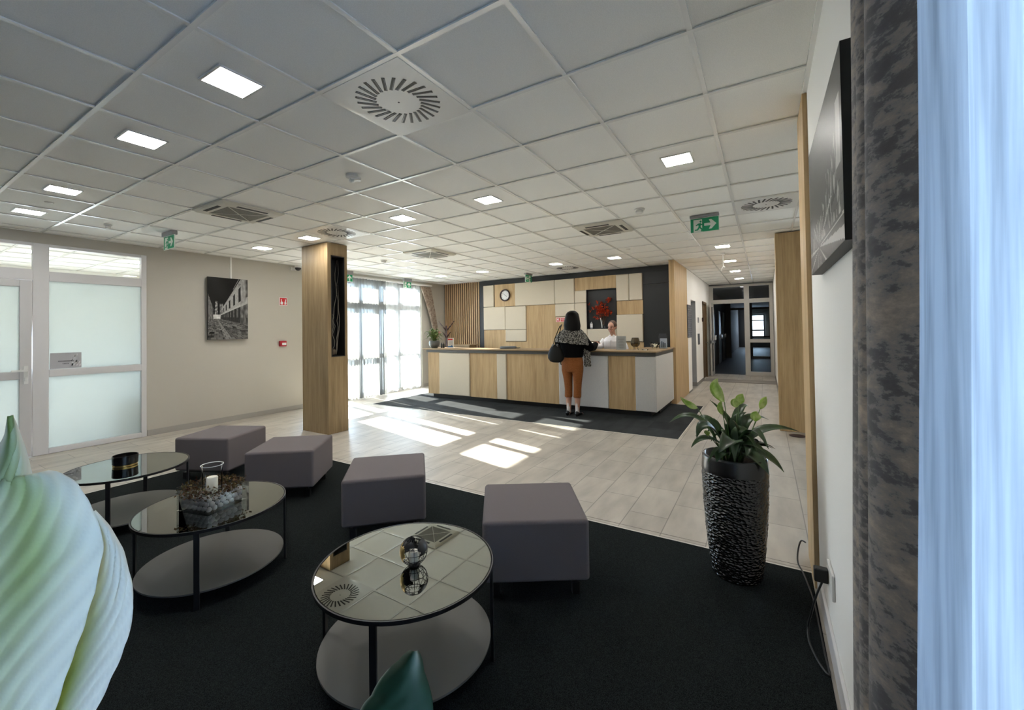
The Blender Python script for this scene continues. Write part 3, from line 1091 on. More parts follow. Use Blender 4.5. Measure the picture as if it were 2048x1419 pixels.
def make_light():
    t = thing('ceiling_light', 'x', 'ceiling light', (0, 0, HC), 0, 'square recessed ceiling lights')
    r = MB()
    a, b2 = 0.112, 0.100
    r.box(-a, a, -a, -b2, -.004, .006).box(-a, a, b2, a, -.004, .006).box(-a, -b2, -b2, b2, -.004, .006).box(b2, a, -b2, b2, -.004, .006)
    r.build('frame', WMETAL, t)
    MB().box(-b2, b2, -b2, b2, -.002, .004).build('diffuser', LEDM, t)
    return t


lights = [(-.3, .9, 'square ceiling light nearest the camera, left of the near swirl diffuser'),
          (-.3, 2.1, 'square ceiling light second in the left row going away'),
          (-.3, 3.9, 'square ceiling light third in the left row, before the glazed door'),
          (-.3, 5.1, 'square ceiling light closest to the left glazed partition'),
          (2.1, -.9, 'square ceiling light between near exit sign and right oak post'),
          (2.1, .9, 'square ceiling light in the middle of the ceiling'),
          (2.1, 2.1, 'square ceiling light just right of the second swirl diffuser'),
          (2.1, 3.9, 'square ceiling light touching the top of the oak pillar'),
          (2.1, 5.1, 'square ceiling light left of the oak pillar'),
          (6.3, -.9, 'square ceiling light at the mouth of the corridor'),
          (6.3, .9, 'square ceiling light over the right end of the counter'),
          (6.3, 2.1, 'square ceiling light beside the small swirl diffuser over the counter'),
          (6.3, 3.9, 'square ceiling light above the counter nearest the clock'),
          (6.3, 5.1, 'square ceiling light above the counter before the slatted screen'),
          (8.1, -.9, 'square corridor light behind the hanging ceiling rod'),
          (9.9, -.9, 'square corridor light second from the glazed partition'),
          (11.7, -.9, 'square corridor light closest to the glazed partition')]
L0 = make_light()
for i, (x, y, lb) in enumerate(lights):
    o = L0 if i == 0 else copy_thing(L0, (x, y, HC))
    o.location = (x, y, HC + .006)
    o['label'] = lb
for i, (x, y) in enumerate(((-1.5, 8.1), (0.3, 8.1), (1.5, 8.1))):  # lights added to brighten the office behind the frosted panes
    copy_thing(L0, (x, y, HC), label=('added square office light left above the glazed door', 'added square office light behind the clear top pane', 'added square office light right of the clear top pane')[i])


def make_vent():
    t = thing('air_diffuser', 'x', 'air vent', (0, 0, HC), 0, 'swirl air diffusers in the ceiling')
    a = 0.288
    vpl = MB().box(-a, a, -a, a, -.003, .005).build('plate', WMETAL, t)
    s1, s2 = MB(), MB()
    N = 26
    for k in range(N):
        th = 2 * PI * k / N
        tw = 0.45
        rd = Vector((math.cos(th), math.sin(th), 0))
        dr_ = Vector((math.cos(th + tw), math.sin(th + tw), 0))
        pp = Vector((-dr_.y, dr_.x, 0))
        c = rd * 0.128 + dr_ * 0.055
        s1.obox(c + Vector((0, 0, -.0038)), dr_, pp, (0, 0, 1), 0.058, 0.0090, 0.0008)
        s2.obox(c + pp * 0.005 + Vector((0, 0, -.0050)), dr_, pp, (0, 0, 1), 0.050, 0.0018, 0.0006)
    s1.build('slots', BLACK, vpl)  # black strips on the plate stand in for shade inside the openings
    s2.build('vanes', GREYP, vpl)
    MB().lathe([(0.004, -.0055), (0.006, -.0035), (0.006, -.003)], 10).build('screw', BLACKM, t)
    return t


v0 = make_vent()
for i, (x, y, lb) in enumerate(((.3, .3, 'large swirl air diffuser nearest the camera'), (2.1, 3.3, 'swirl air diffuser in front of the oak pillar'), (3.9, -1.5, 'swirl air diffuser right of the near exit sign'), (6.9, 2.1, 'small looking swirl air diffuser above the reception counter'))):
    o = v0 if i == 0 else copy_thing(v0, (x, y, HC))
    o.location = (x, y, HC)
    o['label'] = lb


def make_ac():
    t = thing('air_conditioner', 'x', 'air conditioner', (0, 0, HC), 0, 'ceiling cassette air conditioners')
    a = 0.315
    pts = [(-a, -a), (a, -a), (a, a), (-a, a)]
    MB().rings([[(x * s_, y * s_, z) for x, y in pts] for s_, z in ((1.0, 0.0), (1.0, -.012), (0.90, -.032), (0.66, -.036), (0.64, -.030))]).build('panel', CREAMP, t, bevel=0.004)
    g_ = 0.205
    grl = MB().box(-g_, g_, -g_, g_, -.0345, -.028).build('grille', GRILLE, t)
    q = MB()
    for sg in (1, -1):
        d = Vector((1, sg, 0)).normalized()
        q.obox((0, 0, -.036), d, (-d.y, d.x, 0), (0, 0, 1), 0.285, 0.004, 0.002)
    q.build('grille_bars', CREAMP, grl)
    for k in range(4):
        an = k * PI / 2
        c, s_ = math.cos(an), math.sin(an)
        MB().obox((0.262 * c, 0.262 * s_, -.0285), (c, s_, 0.0), (-s_, c, 0), (0, 0, 1), 0.018, 0.15, 0.0075).build('air_slot', BLACK, t)
        MB().obox((0.292 * c, 0.292 * s_, -.0255), (c, s_, .35), (-s_, c, 0), (0, 0, 1), 0.012, 0.155, 0.002).build('flap', CREAMP, t)
    return t


a0 = make_ac()
for i, (x, y, lb) in enumerate(((.9, 3.3, 'ceiling air conditioner nearest the left glazed partition'), (3.9, 3.3, 'ceiling air conditioner just right of the oak pillar'), (3.9, .3, 'ceiling air conditioner nearest the running man exit sign'))):
    o = a0 if i == 0 else copy_thing(a0, (x, y, HC))
    o.location = (x, y, HC)
    o['label'] = lb

# detectors
t = thing('motion_sensor', 'white motion sensor hanging below the near swirl diffuser', 'sensor', (.90, 1.47, HC + .008))
MB().lathe([(0.0, 0), (0.05, 0), (0.05, -.022), (0.036, -.03), (0, -.03)], 20, cap=False).build('base', PLASTIC, t, smooth='auto')
MB().obox((0.02, -0.02, -.03), (.8, -.6, 0), (.6, .8, 0), (0, 0, 1), .045, .03, .014).build('housing', PLASTIC, t, bevel=.008)
MB().ell((-0.005, 0.0, -.05), (.022, .022, .02)).build('lens', WMETAL, t, smooth=True)


def detector(x, y, lb, r=0.05):
    t = thing('smoke_detector', lb, 'smoke detector', (x, y, HC + .008), 0, 'ceiling smoke detectors')
    MB().lathe([(0.0, 0), (r * 1.05, 0), (r * 1.05, -.014), (r * .95, -.018), (0, -.018)], 24, cap=False).build('base', PLASTIC, t, smooth='auto')
    MB().lathe([(r * .6, -.018), (r * .75, -.024), (r * .75, -.04), (r * .55, -.05), (0, -.052)], 24, cap=False).build('chamber', PLASTIC, t, smooth='auto')
    q = MB()
    for k in range(0):
        a = k * PI / 3
        q.obox((r * .74 * math.cos(a), r * .74 * math.sin(a), -.031), (math.cos(a), math.sin(a), 0), (-math.sin(a), math.cos(a), 0), (0, 0, 1), .002, .009, .005)


detector(3.32, -.30, 'white smoke detector between the cassette and the right ceiling light', .055)
detector(3.96, 4.48, 'white smoke detector right of the oak pillar top', .055)
detector(.33, 5.13, 'small white detector left of the side exit sign', .035)
for x, y, lb in ((-.27, 4.5, 'flat white disc between the two left ceiling lights'), (6.6, 1.1, 'tiny ceiling disc above the counter near the right light'), (5.6, .45, 'tiny ceiling disc above the counter end')):
    tag(MB().lathe([(0, 0.0), (.035, 0), (.03, -.008), (0, -.01)], 20, (x, y, HC + .008), False).build('ceiling_disc', PLASTIC, smooth=True), lb, 'sensor')
t = thing('ceiling_antenna', 'thin white rod hanging from the ceiling before the corridor', 'antenna', (6.95, -.86, HC))
MB().lathe([(0, 0), (.035, 0), (.03, -.03), (0, -.03)], 16, cap=False).build('base', PLASTIC, t, smooth='auto')
MB().tube([(0, 0, -.03), (0.0, 0, -.26)], .008, 8).tube([(0, 0, -.24), (-.02, -.04, -.27)], .009, 8).tube([(0, 0, -.24), (.02, .04, -.30)], .009, 8).build('rod', PLASTIC, t, smooth=True)
t = thing('security_camera', 'white security camera at the wall top behind the pillar', 'camera', (3.30, YL, 2.70))
MB().box(-.07, .02, -.05, 0, -.02, .03).tube([(-.03, -.04, 0), (-.02, -.12, -.02)], .018, 10).build('bracket', PLASTIC, t)
MB().ell((0.0, -.17, .01), (.055, .055, .05)).build('dome', BLACKM, t, smooth=True)
MB().lathe([(.06, 0), (.06, .03), (.045, .045)], 20, (0, -.17, .015)).build('cap', PLASTIC, t, smooth='auto')


# ------------------------------------------------------------------ exit signs
def man(mb, o, u, v, s_, t):
    """running man facing +u, drawn in a box s_ high"""
    P_ = lambda pts: mb.prism([(a * s_, b * s_) for a, b in pts], o, u, v, t)
    circ = [(0.30 + .085 * math.cos(k * PI / 6), .86 + .085 * math.sin(k * PI / 6)) for k in range(12)]
    P_(circ)
    P_([(0.10, .72), (.34, .74), (.30, .42), (.14, .40)])
    P_([(.28, .74), (.36, .66), (.52, .60), (.54, .52), (.34, .56), (.24, .66)])
    P_([(.12, .72), (.16, .64), (-.02, .50), (-.10, .56)])
    P_([(.14, .42), (.30, .42), (.44, .22), (.40, .02), (.31, .02), (.34, .20), (.20, .32)])
    P_([(.13, .44), (.24, .34), (.08, .14), (-.16, .14), (-.16, .22), (.02, .24)])


def arrow(mb, o, u, v, s_, t, d=0):
    c, sn = math.cos(d), math.sin(d)
    pts = [(-.42, -.10), (.02, -.10), (-.10, -.36), (.08, -.36), (.42, 0), (.08, .36), (-.10, .36), (.02, .10), (-.42, .10)]
    mb.prism([((a * c - b * sn) * s_, (a * sn + b * c) * s_) for a, b in pts], o, u, v, t)


def exit_sign(loc, u, label, w=0.31, h=0.17, direction=0, mirror=False, wall=False, hous=0.03):
    """loc = top centre of the housing, u = horizontal direction seen left to right"""
    t = thing('exit_sign', label, 'exit sign', loc, 0, 'green emergency exit signs')
    u = Vector(u)
    v = Vector((0, 0, 1))
    n = u.cross(v)
    hz = hous
    MB().obox((0, 0, -hz / 2), u, n, v, w / 2, 0.03, hz / 2).build('housing', GREYP, t, bevel=.003)
    pt = MB().obox((0, 0, -hz - h / 2), u, n, v, w / 2, .006, h / 2).build('plate', SIGNW, t)
    g_ = MB()
    b = MB()
    face = -(-n) if False else n
    # n points towards the viewer when u x z = n
    o0 = n * .0062 + Vector((0, 0, -hz - h)) - u * (w / 2)
    m_ = 0.006
    # green field with white doorway on one side
    dx0 = w * .12 if not mirror else w * .52
    dx1 = w * .42 if not mirror else w * .82
    g_.prism([(m_, m_), (dx0, m_), (dx0, h - m_), (m_, h - m_)], o0, u, v, .0008)
    g_.prism([(dx1, m_), (w - m_, m_), (w - m_, h - m_), (dx1, h - m_)], o0, u, v, .0008)
    g_.prism([(dx0, h - m_ * 3), (dx1, h - m_ * 3), (dx1, h - m_), (dx0, h - m_)], o0, u, v, .0008)
    mo = o0 + u * (dx0 + (dx1 - dx0) * .38) + v * (m_)
    if mirror:
        man(g_, mo + u * 0.055, -u, v, h * .82, -.0008)
    else:
        man(g_, mo, u, v, h * .82, .0008)
    g_.build('green_field', GREEN, pt)
    ax = w * .70 if not mirror else w * .27
    arrow(b, o0 + u * ax + v * (h / 2) + n * .0009, u, v, h * .9, .0008, direction)
    b.build('arrow', SIGNW, pt)
    return t


exit_sign((3.98, -.885, HC), (0, -1, 0), 'green exit sign with arrow right hanging nearest the right side')
exit_sign((.87, 4.96, HC), (0, -1, 0), 'green exit sign hanging before the left glazed partition', hous=.05)
exit_sign((6.12, 6.04, HC - .001), (1, 0, 0), 'green exit sign with up arrow above the right far window panes', w=.26, h=.155, hous=.075, direction=PI / 2)
exit_sign((4.37, 6.04, HC - .001), (1, 0, 0), 'green exit sign half hidden by the right edge of the oak pillar', w=.26, h=.155, hous=.075, direction=PI / 2)
exit_sign((7.20, 3.22, HC), (1, 0, 0), 'green exit sign with arrow left over the counter', mirror=True, direction=PI)

# fire signs and call point on the left wall
t = thing('fire_alarm_sign', 'red square fire alarm sign on the left wall above the red call point', 'sign', (3.10, YL, 2.0))
MB().box(3.03, 3.18, YL - .004, YL - .0005, 1.995, 2.145).build('plate', PAPER, t, world=True)
MB().box(3.038, 3.172, YL - .0055, YL - .0042, 2.003, 2.137).build('red_field', RED, t, world=True)
q = MB()
q.prism([(0, 0), (.045, 0), (.05, .04), (.03, .055), (.022, .055), (.022, .10), (.008, .10), (.008, .05), (-.004, .03)], (3.052, YL - .0057, 2.015), (1, 0, 0), (0, 0, 1), .0008)
q.prism([(0, 0), (.03, 0), (.038, .03), (.028, .05), (.034, .09), (.012, .105), (.018, .07), (0.002, .045)], (3.125, YL - .0057, 2.015), (1, 0, 0), (0, 0, 1), .0008)
q.build('pictogram', PAPER, t, world=True)
t = thing('call_point', 'small red fire call point on the left wall beside the pillar', 'alarm', (3.08, YL, 1.23))
MB().box(3.012, 3.142, YL - .05, YL - .001, 1.228, 1.33).build('box', REDBOX, t, world=True, bevel=.01)
MB().box(3.05, 3.128, YL - .053, YL - .0505, 1.252, 1.295).build('glass', PAPER, t, world=True)

# ------------------------------------------------------------------ reception back wall
fwt = thing('panelled_wall', 'oak and padded beige panel wall with black surround behind the counter', 'wall panelling', (7.78, 2.8, 0))
fr = MB()
XF = 7.765
fr.box(XF, XB - .001, 4.88, 5.02, 0.002, HC - .001).box(XF - .01, XB - .001, 0.12, 4.88, 2.66, HC - .001).box(XF, XB - .001, 0.12, 0.742, 0.002, 2.395).box(XF, XB - .001, 0.12, 0.742, 2.405, 2.66)
fr.box(XF + .02, XB - .001, 0.742, 1.32, 0.002, 2.66).box(XF + .02, XB - .001, 2.0, 4.88, 0.002, 2.66).box(XF + .02, XB - .001, 1.32, 2.0, 2.36, 2.66).box(XF + .02, XB - .001, 1.32, 2.0, 0.002, 1.47)
fr.box(XF + .045, XB - .001, 1.32, 2.0, 1.47, 2.36)
fr.build('black_surround', ANTH, fwt, world=True)


def wpan(y0, y1, z0, z1):
    MB().box(7.755, 7.784, y0, y1, z0, z1).build('wood_panel', OAK_LIT, fwt, world=True)


def upan(y0, y1, z0, z1, mat=FABRIC, root=None, x=7.725, xb=7.784):
    g_ = .003
    MB().box(x, xb, y0 + g_, y1 - g_, z0 + g_, z1 - g_).build('upholstered_panel', mat, root or fwt, world=True, bevel=.016, seg=4)


wpan(3.91, 4.53, 2.08, 2.655)
wpan(1.32, 2.29, 2.36, 2.655)
wpan(.745, 1.31, 1.775, 2.07)
wpan(2.80, 3.60, .01, 2.07)
wpan(4.205, 4.88, .01, 1.475)
wpan(3.60, 4.205, .01, 1.175)
wpan(2.0, 2.80, .01, 1.765)
wpan(.745, 2.0, .01, 1.17)
for a in ((4.545, 4.88, 2.08, 2.655), (2.80, 3.91, 2.072, 2.655), (2.30, 2.80, 2.072, 2.655), (2.00, 2.295, 2.072, 2.36), (1.03, 1.315, 2.072, 2.655), (.745, 1.03, 2.072, 2.655),
          (4.205, 4.88, 1.477, 2.078), (3.59, 4.205, 1.477, 2.070), (3.59, 4.205, 1.177, 1.477), (2.30, 2.80, 1.77, 2.072), (2.00, 2.30, 1.177, 2.072), (.745, 1.315, 1.177, 1.772), (1.315, 2.0, 1.177, 1.468)):
    upan(*a)
# niche shelf lining
MB().box(7.725, 7.81, 1.315, 1.325, 1.468, 2.362).box(7.725, 7.81, 1.995, 2.003, 1.468, 2.362).box(7.725, 7.81, 1.325, 1.995, 1.464, 1.472).box(7.725, 7.81, 1.325, 1.995, 2.358, 2.364).build('niche_lining', BLACKM, fwt, world=True)

# slatted screen
ss = thing('slatted_screen', 'vertical oak slat screen between the far window and the panel wall', 'screen', (7.78, 5.6, 0))
MB().box(7.79, XB - .001, 5.02, 6.25, .002, HC - .002).build('backing', P('screen_backing', (0.018, 0.008, 0.005), 0.7), ss, world=True)
q = MB()
NS = 17
for k in range(NS):
    y = 5.04 + k * (1.21 / NS)
    q.box(7.768, 7.79, y, y + .038, .002, HC - .002)
q.build('slats', SLATW, ss, world=True)

# clock
ck = thing('wall_clock', 'round white faced clock with dark rim on the oak panel', 'clock', (7.754, 4.20, 2.365))


def disc_x(mb, r, x0, x1, n=40, c=(0, 0)):
    mb.rings([[(x, c[0] + r * math.cos(2 * PI * i / n), c[1] + r * math.sin(2 * PI * i / n)) for i in range(n)] for x in (x1, x0)])
    return mb


q = MB()
n = 40
R_ = []
for r, x in ((.150, 0), (.155, -.03), (.150, -.045), (.130, -.045), (.122, -.030), (.122, -.012)):
    R_.append([(x, r * math.cos(2 * PI * i / n), r * math.sin(2 * PI * i / n)) for i in range(n)])
q.rings(R_, cap=False)
q.build('rim', BROWNM, ck, smooth='auto')
cf = disc_x(MB(), .124, -.016, -.001).build('face', PAPER, ck)
q = MB()
for k in range(12):
    a = k * PI / 6
    q.obox((-.0165, .105 * math.sin(a), .105 * math.cos(a)), (1, 0, 0), (0, math.cos(a), -math.sin(a)), (0, math.sin(a), math.cos(a)), .0006, .003, .010)
q.build('hour_marks', BLACK, cf)
q = MB()
for a, l, w_ in ((-2.2, .06, .004), (0.9, .085, .003)):
    q.obox((-.019, .5 * l * math.sin(a), .5 * l * math.cos(a)), (1, 0, 0), (0, math.cos(a), -math.sin(a)), (0, math.sin(a), math.cos(a)), .0008, w_, l / 2)
q.build('hands', BLACK, cf)

# red direction sign on the panel wall
t = thing('red_sign', 'long white and red sign on the oak panel behind the standing woman', 'sign', (7.754, 2.6, 1.64))
MB().box(-.006, -.0005, -.20, .185, .005, .115).build('plate', P('pale_sign', (0.82, 0.60, 0.56), 0.5), t)
q = MB()
q.box(-.0075, -.0062, .085, .165, .018, .102).box(-.0075, -.0062, -.185, .060, .018, .036).box(-.0075, -.0062, .045, .060, .036, .102).box(-.0075, -.0062, -.185, .040, .046, .092)
q.build('red_marks', RED, t)
q = MB()
q.prism([(0, 0), (.05, 0), (.05, -.014), (.03, -.014), (.055, -.045), (.045, -.055), (.018, -.028), (.018, -.05), (0, -.05)], (-.0085, .155, .085), (0, -1, 0), (0, 0, 1), .0008)
for k in range(13):
    q.box(-.0083, -.0076, .030 - k * .016, .040 - k * .016 - .001, .06, .078)
q.build('white_marks', PAPER, t)

# vase with red flowers and small bottle in the niche
vs = thing('flower_vase', 'glass vase of red orange flowers in the black wall niche', 'vase', (7.755, 1.62, 1.473))
MB().lathe([(.035, 0), (.036, .005), (.030, .05), (.036, .16), (.055, .23), (.052, .23), (.034, .16), (.028, .05), (.0, .008)], 20, cap=False).build('vase', CLEARG, vs, smooth=True)
MB().tube([(-.015, .03, .01), (-.02, .04, .12), (-.03, .06, .24)], [.012, .010, .006], 8).build('white_stem', PAPER, vs, smooth=True)
q = MB()
q2 = MB()
rf = random.Random(9)
tips = []
for k in range(72):
    a = rf.uniform(0, 2 * PI)
    if k < 62:
        c = Vector((rf.uniform(-.09, .03), rf.gauss(.02, .10), .40 + rf.gauss(0, .08)))
        if k < 8:
            c = Vector((rf.uniform(-.08, .02), .10 + rf.uniform(-.07, .07), .52 + rf.uniform(-.05, .10)))
    else:
        c = Vector((rf.uniform(-.06, .02), -.12 + rf.uniform(-.06, .05), .63 + rf.uniform(-.05, .05)))
    tips.append(c)
    for p_ in range(7):
        th = rf.uniform(0, 2 * PI)
        ph = rf.uniform(-1.1, 1.1)
        d = Vector((math.cos(th) * math.cos(ph), math.sin(th) * math.cos(ph), math.sin(ph)))
        sd_ = d.cross(Vector((0.3, .2, 1))).normalized()
        n_ = d.cross(sd_)
        L_ = rf.uniform(.035, .06)
        w_ = L_ * .33
        b = len(q.v)
        q.v += [tuple(c), tuple(c + d * L_ * .5 + sd_ * w_ + n_ * .006), tuple(c + d * L_), tuple(c + d * L_ * .5 - sd_ * w_ + n_ * .006)]
        q.f += [(b, b + 1, b + 2), (b, b + 2, b + 3)]
for v_ in range(len(q.v)):
    x, y, z = q.v[v_]
    q.v[v_] = (min(x, .045), y, z)
q.build('flowers', TREDLEAF, vs, solid=.001)
for k in range(0, 72, 4):
    q2.tube([(0, 0, .05), (tips[k].x * .3, tips[k].y * .4, .22), tuple(tips[k])], .0025, 5)
q2.build('stems', P('brown_stem', (0.08, 0.04, 0.02), .7), vs)
t = thing('small_bottle', 'small pale labelled bottle in the left corner of the niche', 'bottle', (7.755, 1.90, 1.473))
MB().lathe([(.0, 0), (.026, 0), (.027, .01), (.027, .12), (.012, .14), (.012, .155), (0, .155)], 16, cap=False).build('body', GREYP, t, smooth='auto')
MB().lathe([(.0275, .03), (.0275, .11)], 16, cap=False).build('label_band', PAPER, t, smooth=True)

# ------------------------------------------------------------------ reception counter
ct = thing('reception_counter', 'long reception counter with oak and beige padded fronts', 'counter', (5.9, 2.5, 0))
XC = 5.63
MB().box(XC + .045, 6.15, .10, 4.93, .09, 1.0).box(6.15, 7.13, .10, .5, .09, 1.0).build('carcass', FASCIA, ct, world=True)
MB().box(XC + .10, 6.12, .16, 4.88, .005, .09).box(6.12, 7.08, .10, .5, .005, .09).build('plinth', BLACKM, ct, world=True)
q = MB()
q.prism([(5.545, 5.03), (5.545, .02), (7.14, .02), (7.14, .55), (6.20, .55), (6.20, 5.03)], (0, 0, 1.066), (1, 0, 0), (0, 1, 0), .022)
q.build('countertop', OAKH, ct, world=True, bevel=.002)
MB().box(5.60, 6.15, .045, 4.96, 1.005, 1.066).box(6.15, 7.14, .045, .5, 1.005, 1.066).build('fascia', FASCIA, ct, world=True)
ed = [(4.95, 4.62, 'w'), (4.62, 3.79, 'u'), (3.79, 3.12, 'w'), (3.12, 2.89, 'u'), (2.89, 1.77, 'w'), (1.77, .84, 'u'), (.84, .385, 'w'), (.385, .055, 'u')]
for a, b2, k in ed:
    if k == 'w':
        MB().box(XC + .012, XC + .045, b2 + .002, a - .002, .095, 1.004).build('wood_panel', OAK_LIT, ct, world=True)
    else:
        upan(b2, a, .095, 1.004, FABRIC if a > 1.8 else WHITEFAB, ct, XC - .012, XC + .045)
upan2 = MB().box(XC - .010, 7.13, .045, .10, .098, 1.003).build('end_panel', WHITEFAB, ct, world=True, bevel=.01, seg=3)
# ledge behind the counter's left end
MB().box(7.1, 7.5, 4.88, 5.51, 1.09, 1.112).box(7.15, 7.45, 4.93, 5.46, .006, 1.09).build('side_cabinet', OAKH, ct, world=True)

ZT = 1.089


def lathe_thing(name, label, cat, loc, prof, mat, n=24, part=None):
    o = MB().lathe(prof, n, cap=False).build(name, mat, smooth='auto')
    o.location = loc
    return tag(o, label, cat)


def leafmesh(mb, base, mid, tip, width, up=(0, 0, 1), n=8, fold=0.25, curl=0.0):
    """pointed leaf blade along a quadratic curve"""
    A, B, C = Vector(base), Vector(mid), Vector(tip)
    B2 = B * 2 - (A + C) * 0.5
    rows = []
    for i in range(n + 1):
        t = i / n
        p = A * (1 - t) ** 2 + B2 * (2 * t * (1 - t)) + C * t * t
        d = ((B2 - A) * (2 * (1 - t)) + (C - B2) * (2 * t)).normalized()
        u = Vector(up)
        s_ = d.cross(u)
        if s_.length < 1e-3:
            s_ = Vector((1, 0, 0))
        s_.normalize()
        nn = s_.cross(d).normalized()
        w_ = width * 0.5 * (math.sin(PI * min(1, t ** 0.8 * 1.0)) ** 0.85 if 0 < t < 1 else 0.02)
        w_ = max(w_, width * 0.02)
        rows.append([p - s_ * w_ + nn * w_ * fold, p - s_ * w_ * .5 + nn * w_ * fold * .35, p, p + s_ * w_ * .5 + nn * w_ * fold * .35, p + s_ * w_ + nn * w_ * fold])
    mb.rings(rows, close=False, cap=False)


# counter: pot plant at the left end
pp = thing('potted_plant', 'round dark pot of pink flowering plant at the counter left end', 'plant', (5.80, 4.90, ZT))
MB().lathe([(.05, 0), (.07, .002), (.115, .06), (.125, .12), (.11, .165), (.10, .165), (.09, .15), (0, .15)], 28, cap=False).build('pot', P('grey_pot', (0.12, 0.125, 0.12), .35), pp, smooth=True)
q, qf = MB(), MB()
rl = random.Random(21)
for k in range(60):
    a = rl.uniform(0, 2 * PI)
    r = rl.uniform(.08, .25)
    h = rl.uniform(.12, .30) - r * .35
    c, s_ = math.cos(a), math.sin(a)
    leafmesh(q, (c * .03, s_ * .03, .15), (c * r * .6, s_ * r * .6, .17 + h), (c * r, s_ * r, .14 + h * .7), rl.uniform(.03, .05), n=5)
q.build('foliage', speckle('bright_leaf', (0.03, 0.07, 0.015), (0.17, 0.24, 0.06), 30, .5, 2), pp, smooth=True, solid=.0008)
for cx, cy, cz in ((0.0, .11, .36), (-.02, .06, .33), (.02, -.12, .355), (0, -.16, .34), (-.05, .02, .31)):
    for j in range(6):
        a = j * PI / 3
        leafmesh(qf, (cx, cy, cz), (cx + .018 * math.cos(a), cy + .018 * math.sin(a), cz + .012), (cx + .034 * math.cos(a), cy + .034 * math.sin(a), cz + .004), .022, n=4)
    qf.tube([(0, 0, .15), (cx * .6, cy * .6, .26), (cx, cy, cz)], .002, 5)
qf.build('flowers', P('pink_petal', (0.85, 0.30, 0.28), .6), pp, smooth=True, solid=.0006)
for i, (y, lb) in enumerate(((4.775, 'small black bottle next to the round plant pot'), (4.715, 'small black bottle next to the standing leaflet'))):
    lathe_thing('hand_gel_bottle', lb, 'bottle', (5.90, y, ZT), [(0, 0), (.018, 0), (.019, .01), (.019, .085), (.009, .098), (.009, .118), (0, .118)], BLACKM, 16)
t = thing('leaflet_stand', 'white leaflet with red header and blue foot standing on the counter', 'leaflet', (6.0, 4.60, ZT), 0.35)
MB().box(-.004, .004, -.08, .065, 0, .22).box(.0, .06, -.08, .065, 0, .004).build('card', PAPER, t)
q = MB().box(-.0055, -.0042, -.055, .06, .175, .205)
q.build('red_header', RED, t)
MB().box(-.0055, -.0042, -.06, .06, .012, .04).prism([(0, 0), (.06, 0), (.035, .018)], (-.0055, .0, .04), (0, -1, 0), (0, 0, 1), .001).build('blue_foot', BLUEP, t)
q = MB()
for k in range(7):
    q.box(-.0055, -.0042, -.06, .05 - .01 * (k % 3), .06 + k * .015, .065 + k * .015)
q.build('print_lines', GREYTX, t)
# round grey tray and cardholder, brass pen rest, paper, wire lantern, bowl, brochure holder
t = thing('round_tray', 'flat round slate grey tray stack on the counter', 'tray', (5.97, 3.05, ZT))
MB().lathe([(0, 0), (.165, 0), (.175, .012), (.17, .02), (.172, .022), (.165, .045), (0, .047)], 40, cap=False).build('disc', P('slate', (0.10, 0.115, 0.13), .5), t, smooth='auto')
MB().box(-.03, .03, -.27, -.15, .008, .022).build('tail', P('slate_tail', (0.02, 0.02, 0.022), .5), t, bevel=.003)
t = thing('name_stand', 'small black desk stand with a brass cone left of the standing woman', 'stand', (5.76, 1.70, ZT))
MB().prism([(-.055, 0), (.08, 0), (.08, .012), (-.045, .016)], (0, 0, 0), (0, 1, 0), (0, 0, 1), .05).build('wedge', BLACK, t)
MB().lathe([(.022, .0161), (.012, .03), (.0, .055)], 12, (.02, .03, 0)).build('cone', BRASS, t, smooth='auto')
t = thing('acrylic_sign', 'white text sheet standing in clear holder before the receptionist', 'sign', (6.0, .715, ZT), 0)
MB().box(-.002, .002, -.085, .085, .004, .24).build('sheet', P('sign_paper', (0.70, 0.71, 0.73), .6), t)
MB().box(-.004, -.0022, -.088, .088, 0, .243).box(.0022, .004, -.088, .088, 0, .243).box(-.03, .03, -.088, .088, -.0, .003).build('holder', CLEARG, t)
q = MB()
rt = random.Random(2)
for k in range(16):
    if k in (0, 4, 8, 12):
        continue
    wd = rt.uniform(.03, .06)
    q.box(-.0052, -.0042, -wd, wd, .20 - k * .0115, .204 - k * .0115)
q.build('lettering', GREYTX, t)


def lantern():
    t = thing('wire_lantern', 'small smoked candle lantern on thin black legs on the counter', 'lantern', (5.93, .45, ZT))
    MB().lathe([(.035, .055), (.07, .085), (.078, .12), (.055, .21), (.054, .21), (.076, .12), (.067, .087), (.0, .058)], 6, cap=False).build('glass', SMOKEG, t)
    MB().lathe([(0.0, .063), (.045, .067), (.045, .10), (0, .104)], 16, cap=False).build('candle', P('tan_wax', (0.35, 0.25, 0.12), .6), t, smooth='auto')
    q = MB()
    for k in range(6):
        a = 2 * PI * k / 6
        c, s_ = math.cos(a), math.sin(a)
        q.tube([(c * .035, s_ * .035, .055), (c * .07, s_ * .07, .085), (c * .079, s_ * .079, .12), (c * .056, s_ * .056, .21)], .0025, 5)
    for r, z in ((.056, .21), (.079, .12), (.035, .055)):
        q.tube([(r * math.cos(2 * PI * k / 6), r * math.sin(2 * PI * k / 6), z) for k in range(7)], .0025, 5)
    q.build('wire_frame', BLACKM, t)
    for k in range(3):
        a = 2 * PI * k / 3 + .4
        c, s_ = math.cos(a), math.sin(a)
        MB().tube([(c * .03, s_ * .03, .055), (c * .05, s_ * .05, 0.002)], .003, 6).tube([(c * .05, s_ * .05, .002), (c * .042 - s_ * .01, s_ * .042 + c * .01, .055)], .003, 6).build('leg', BLACKM, t)


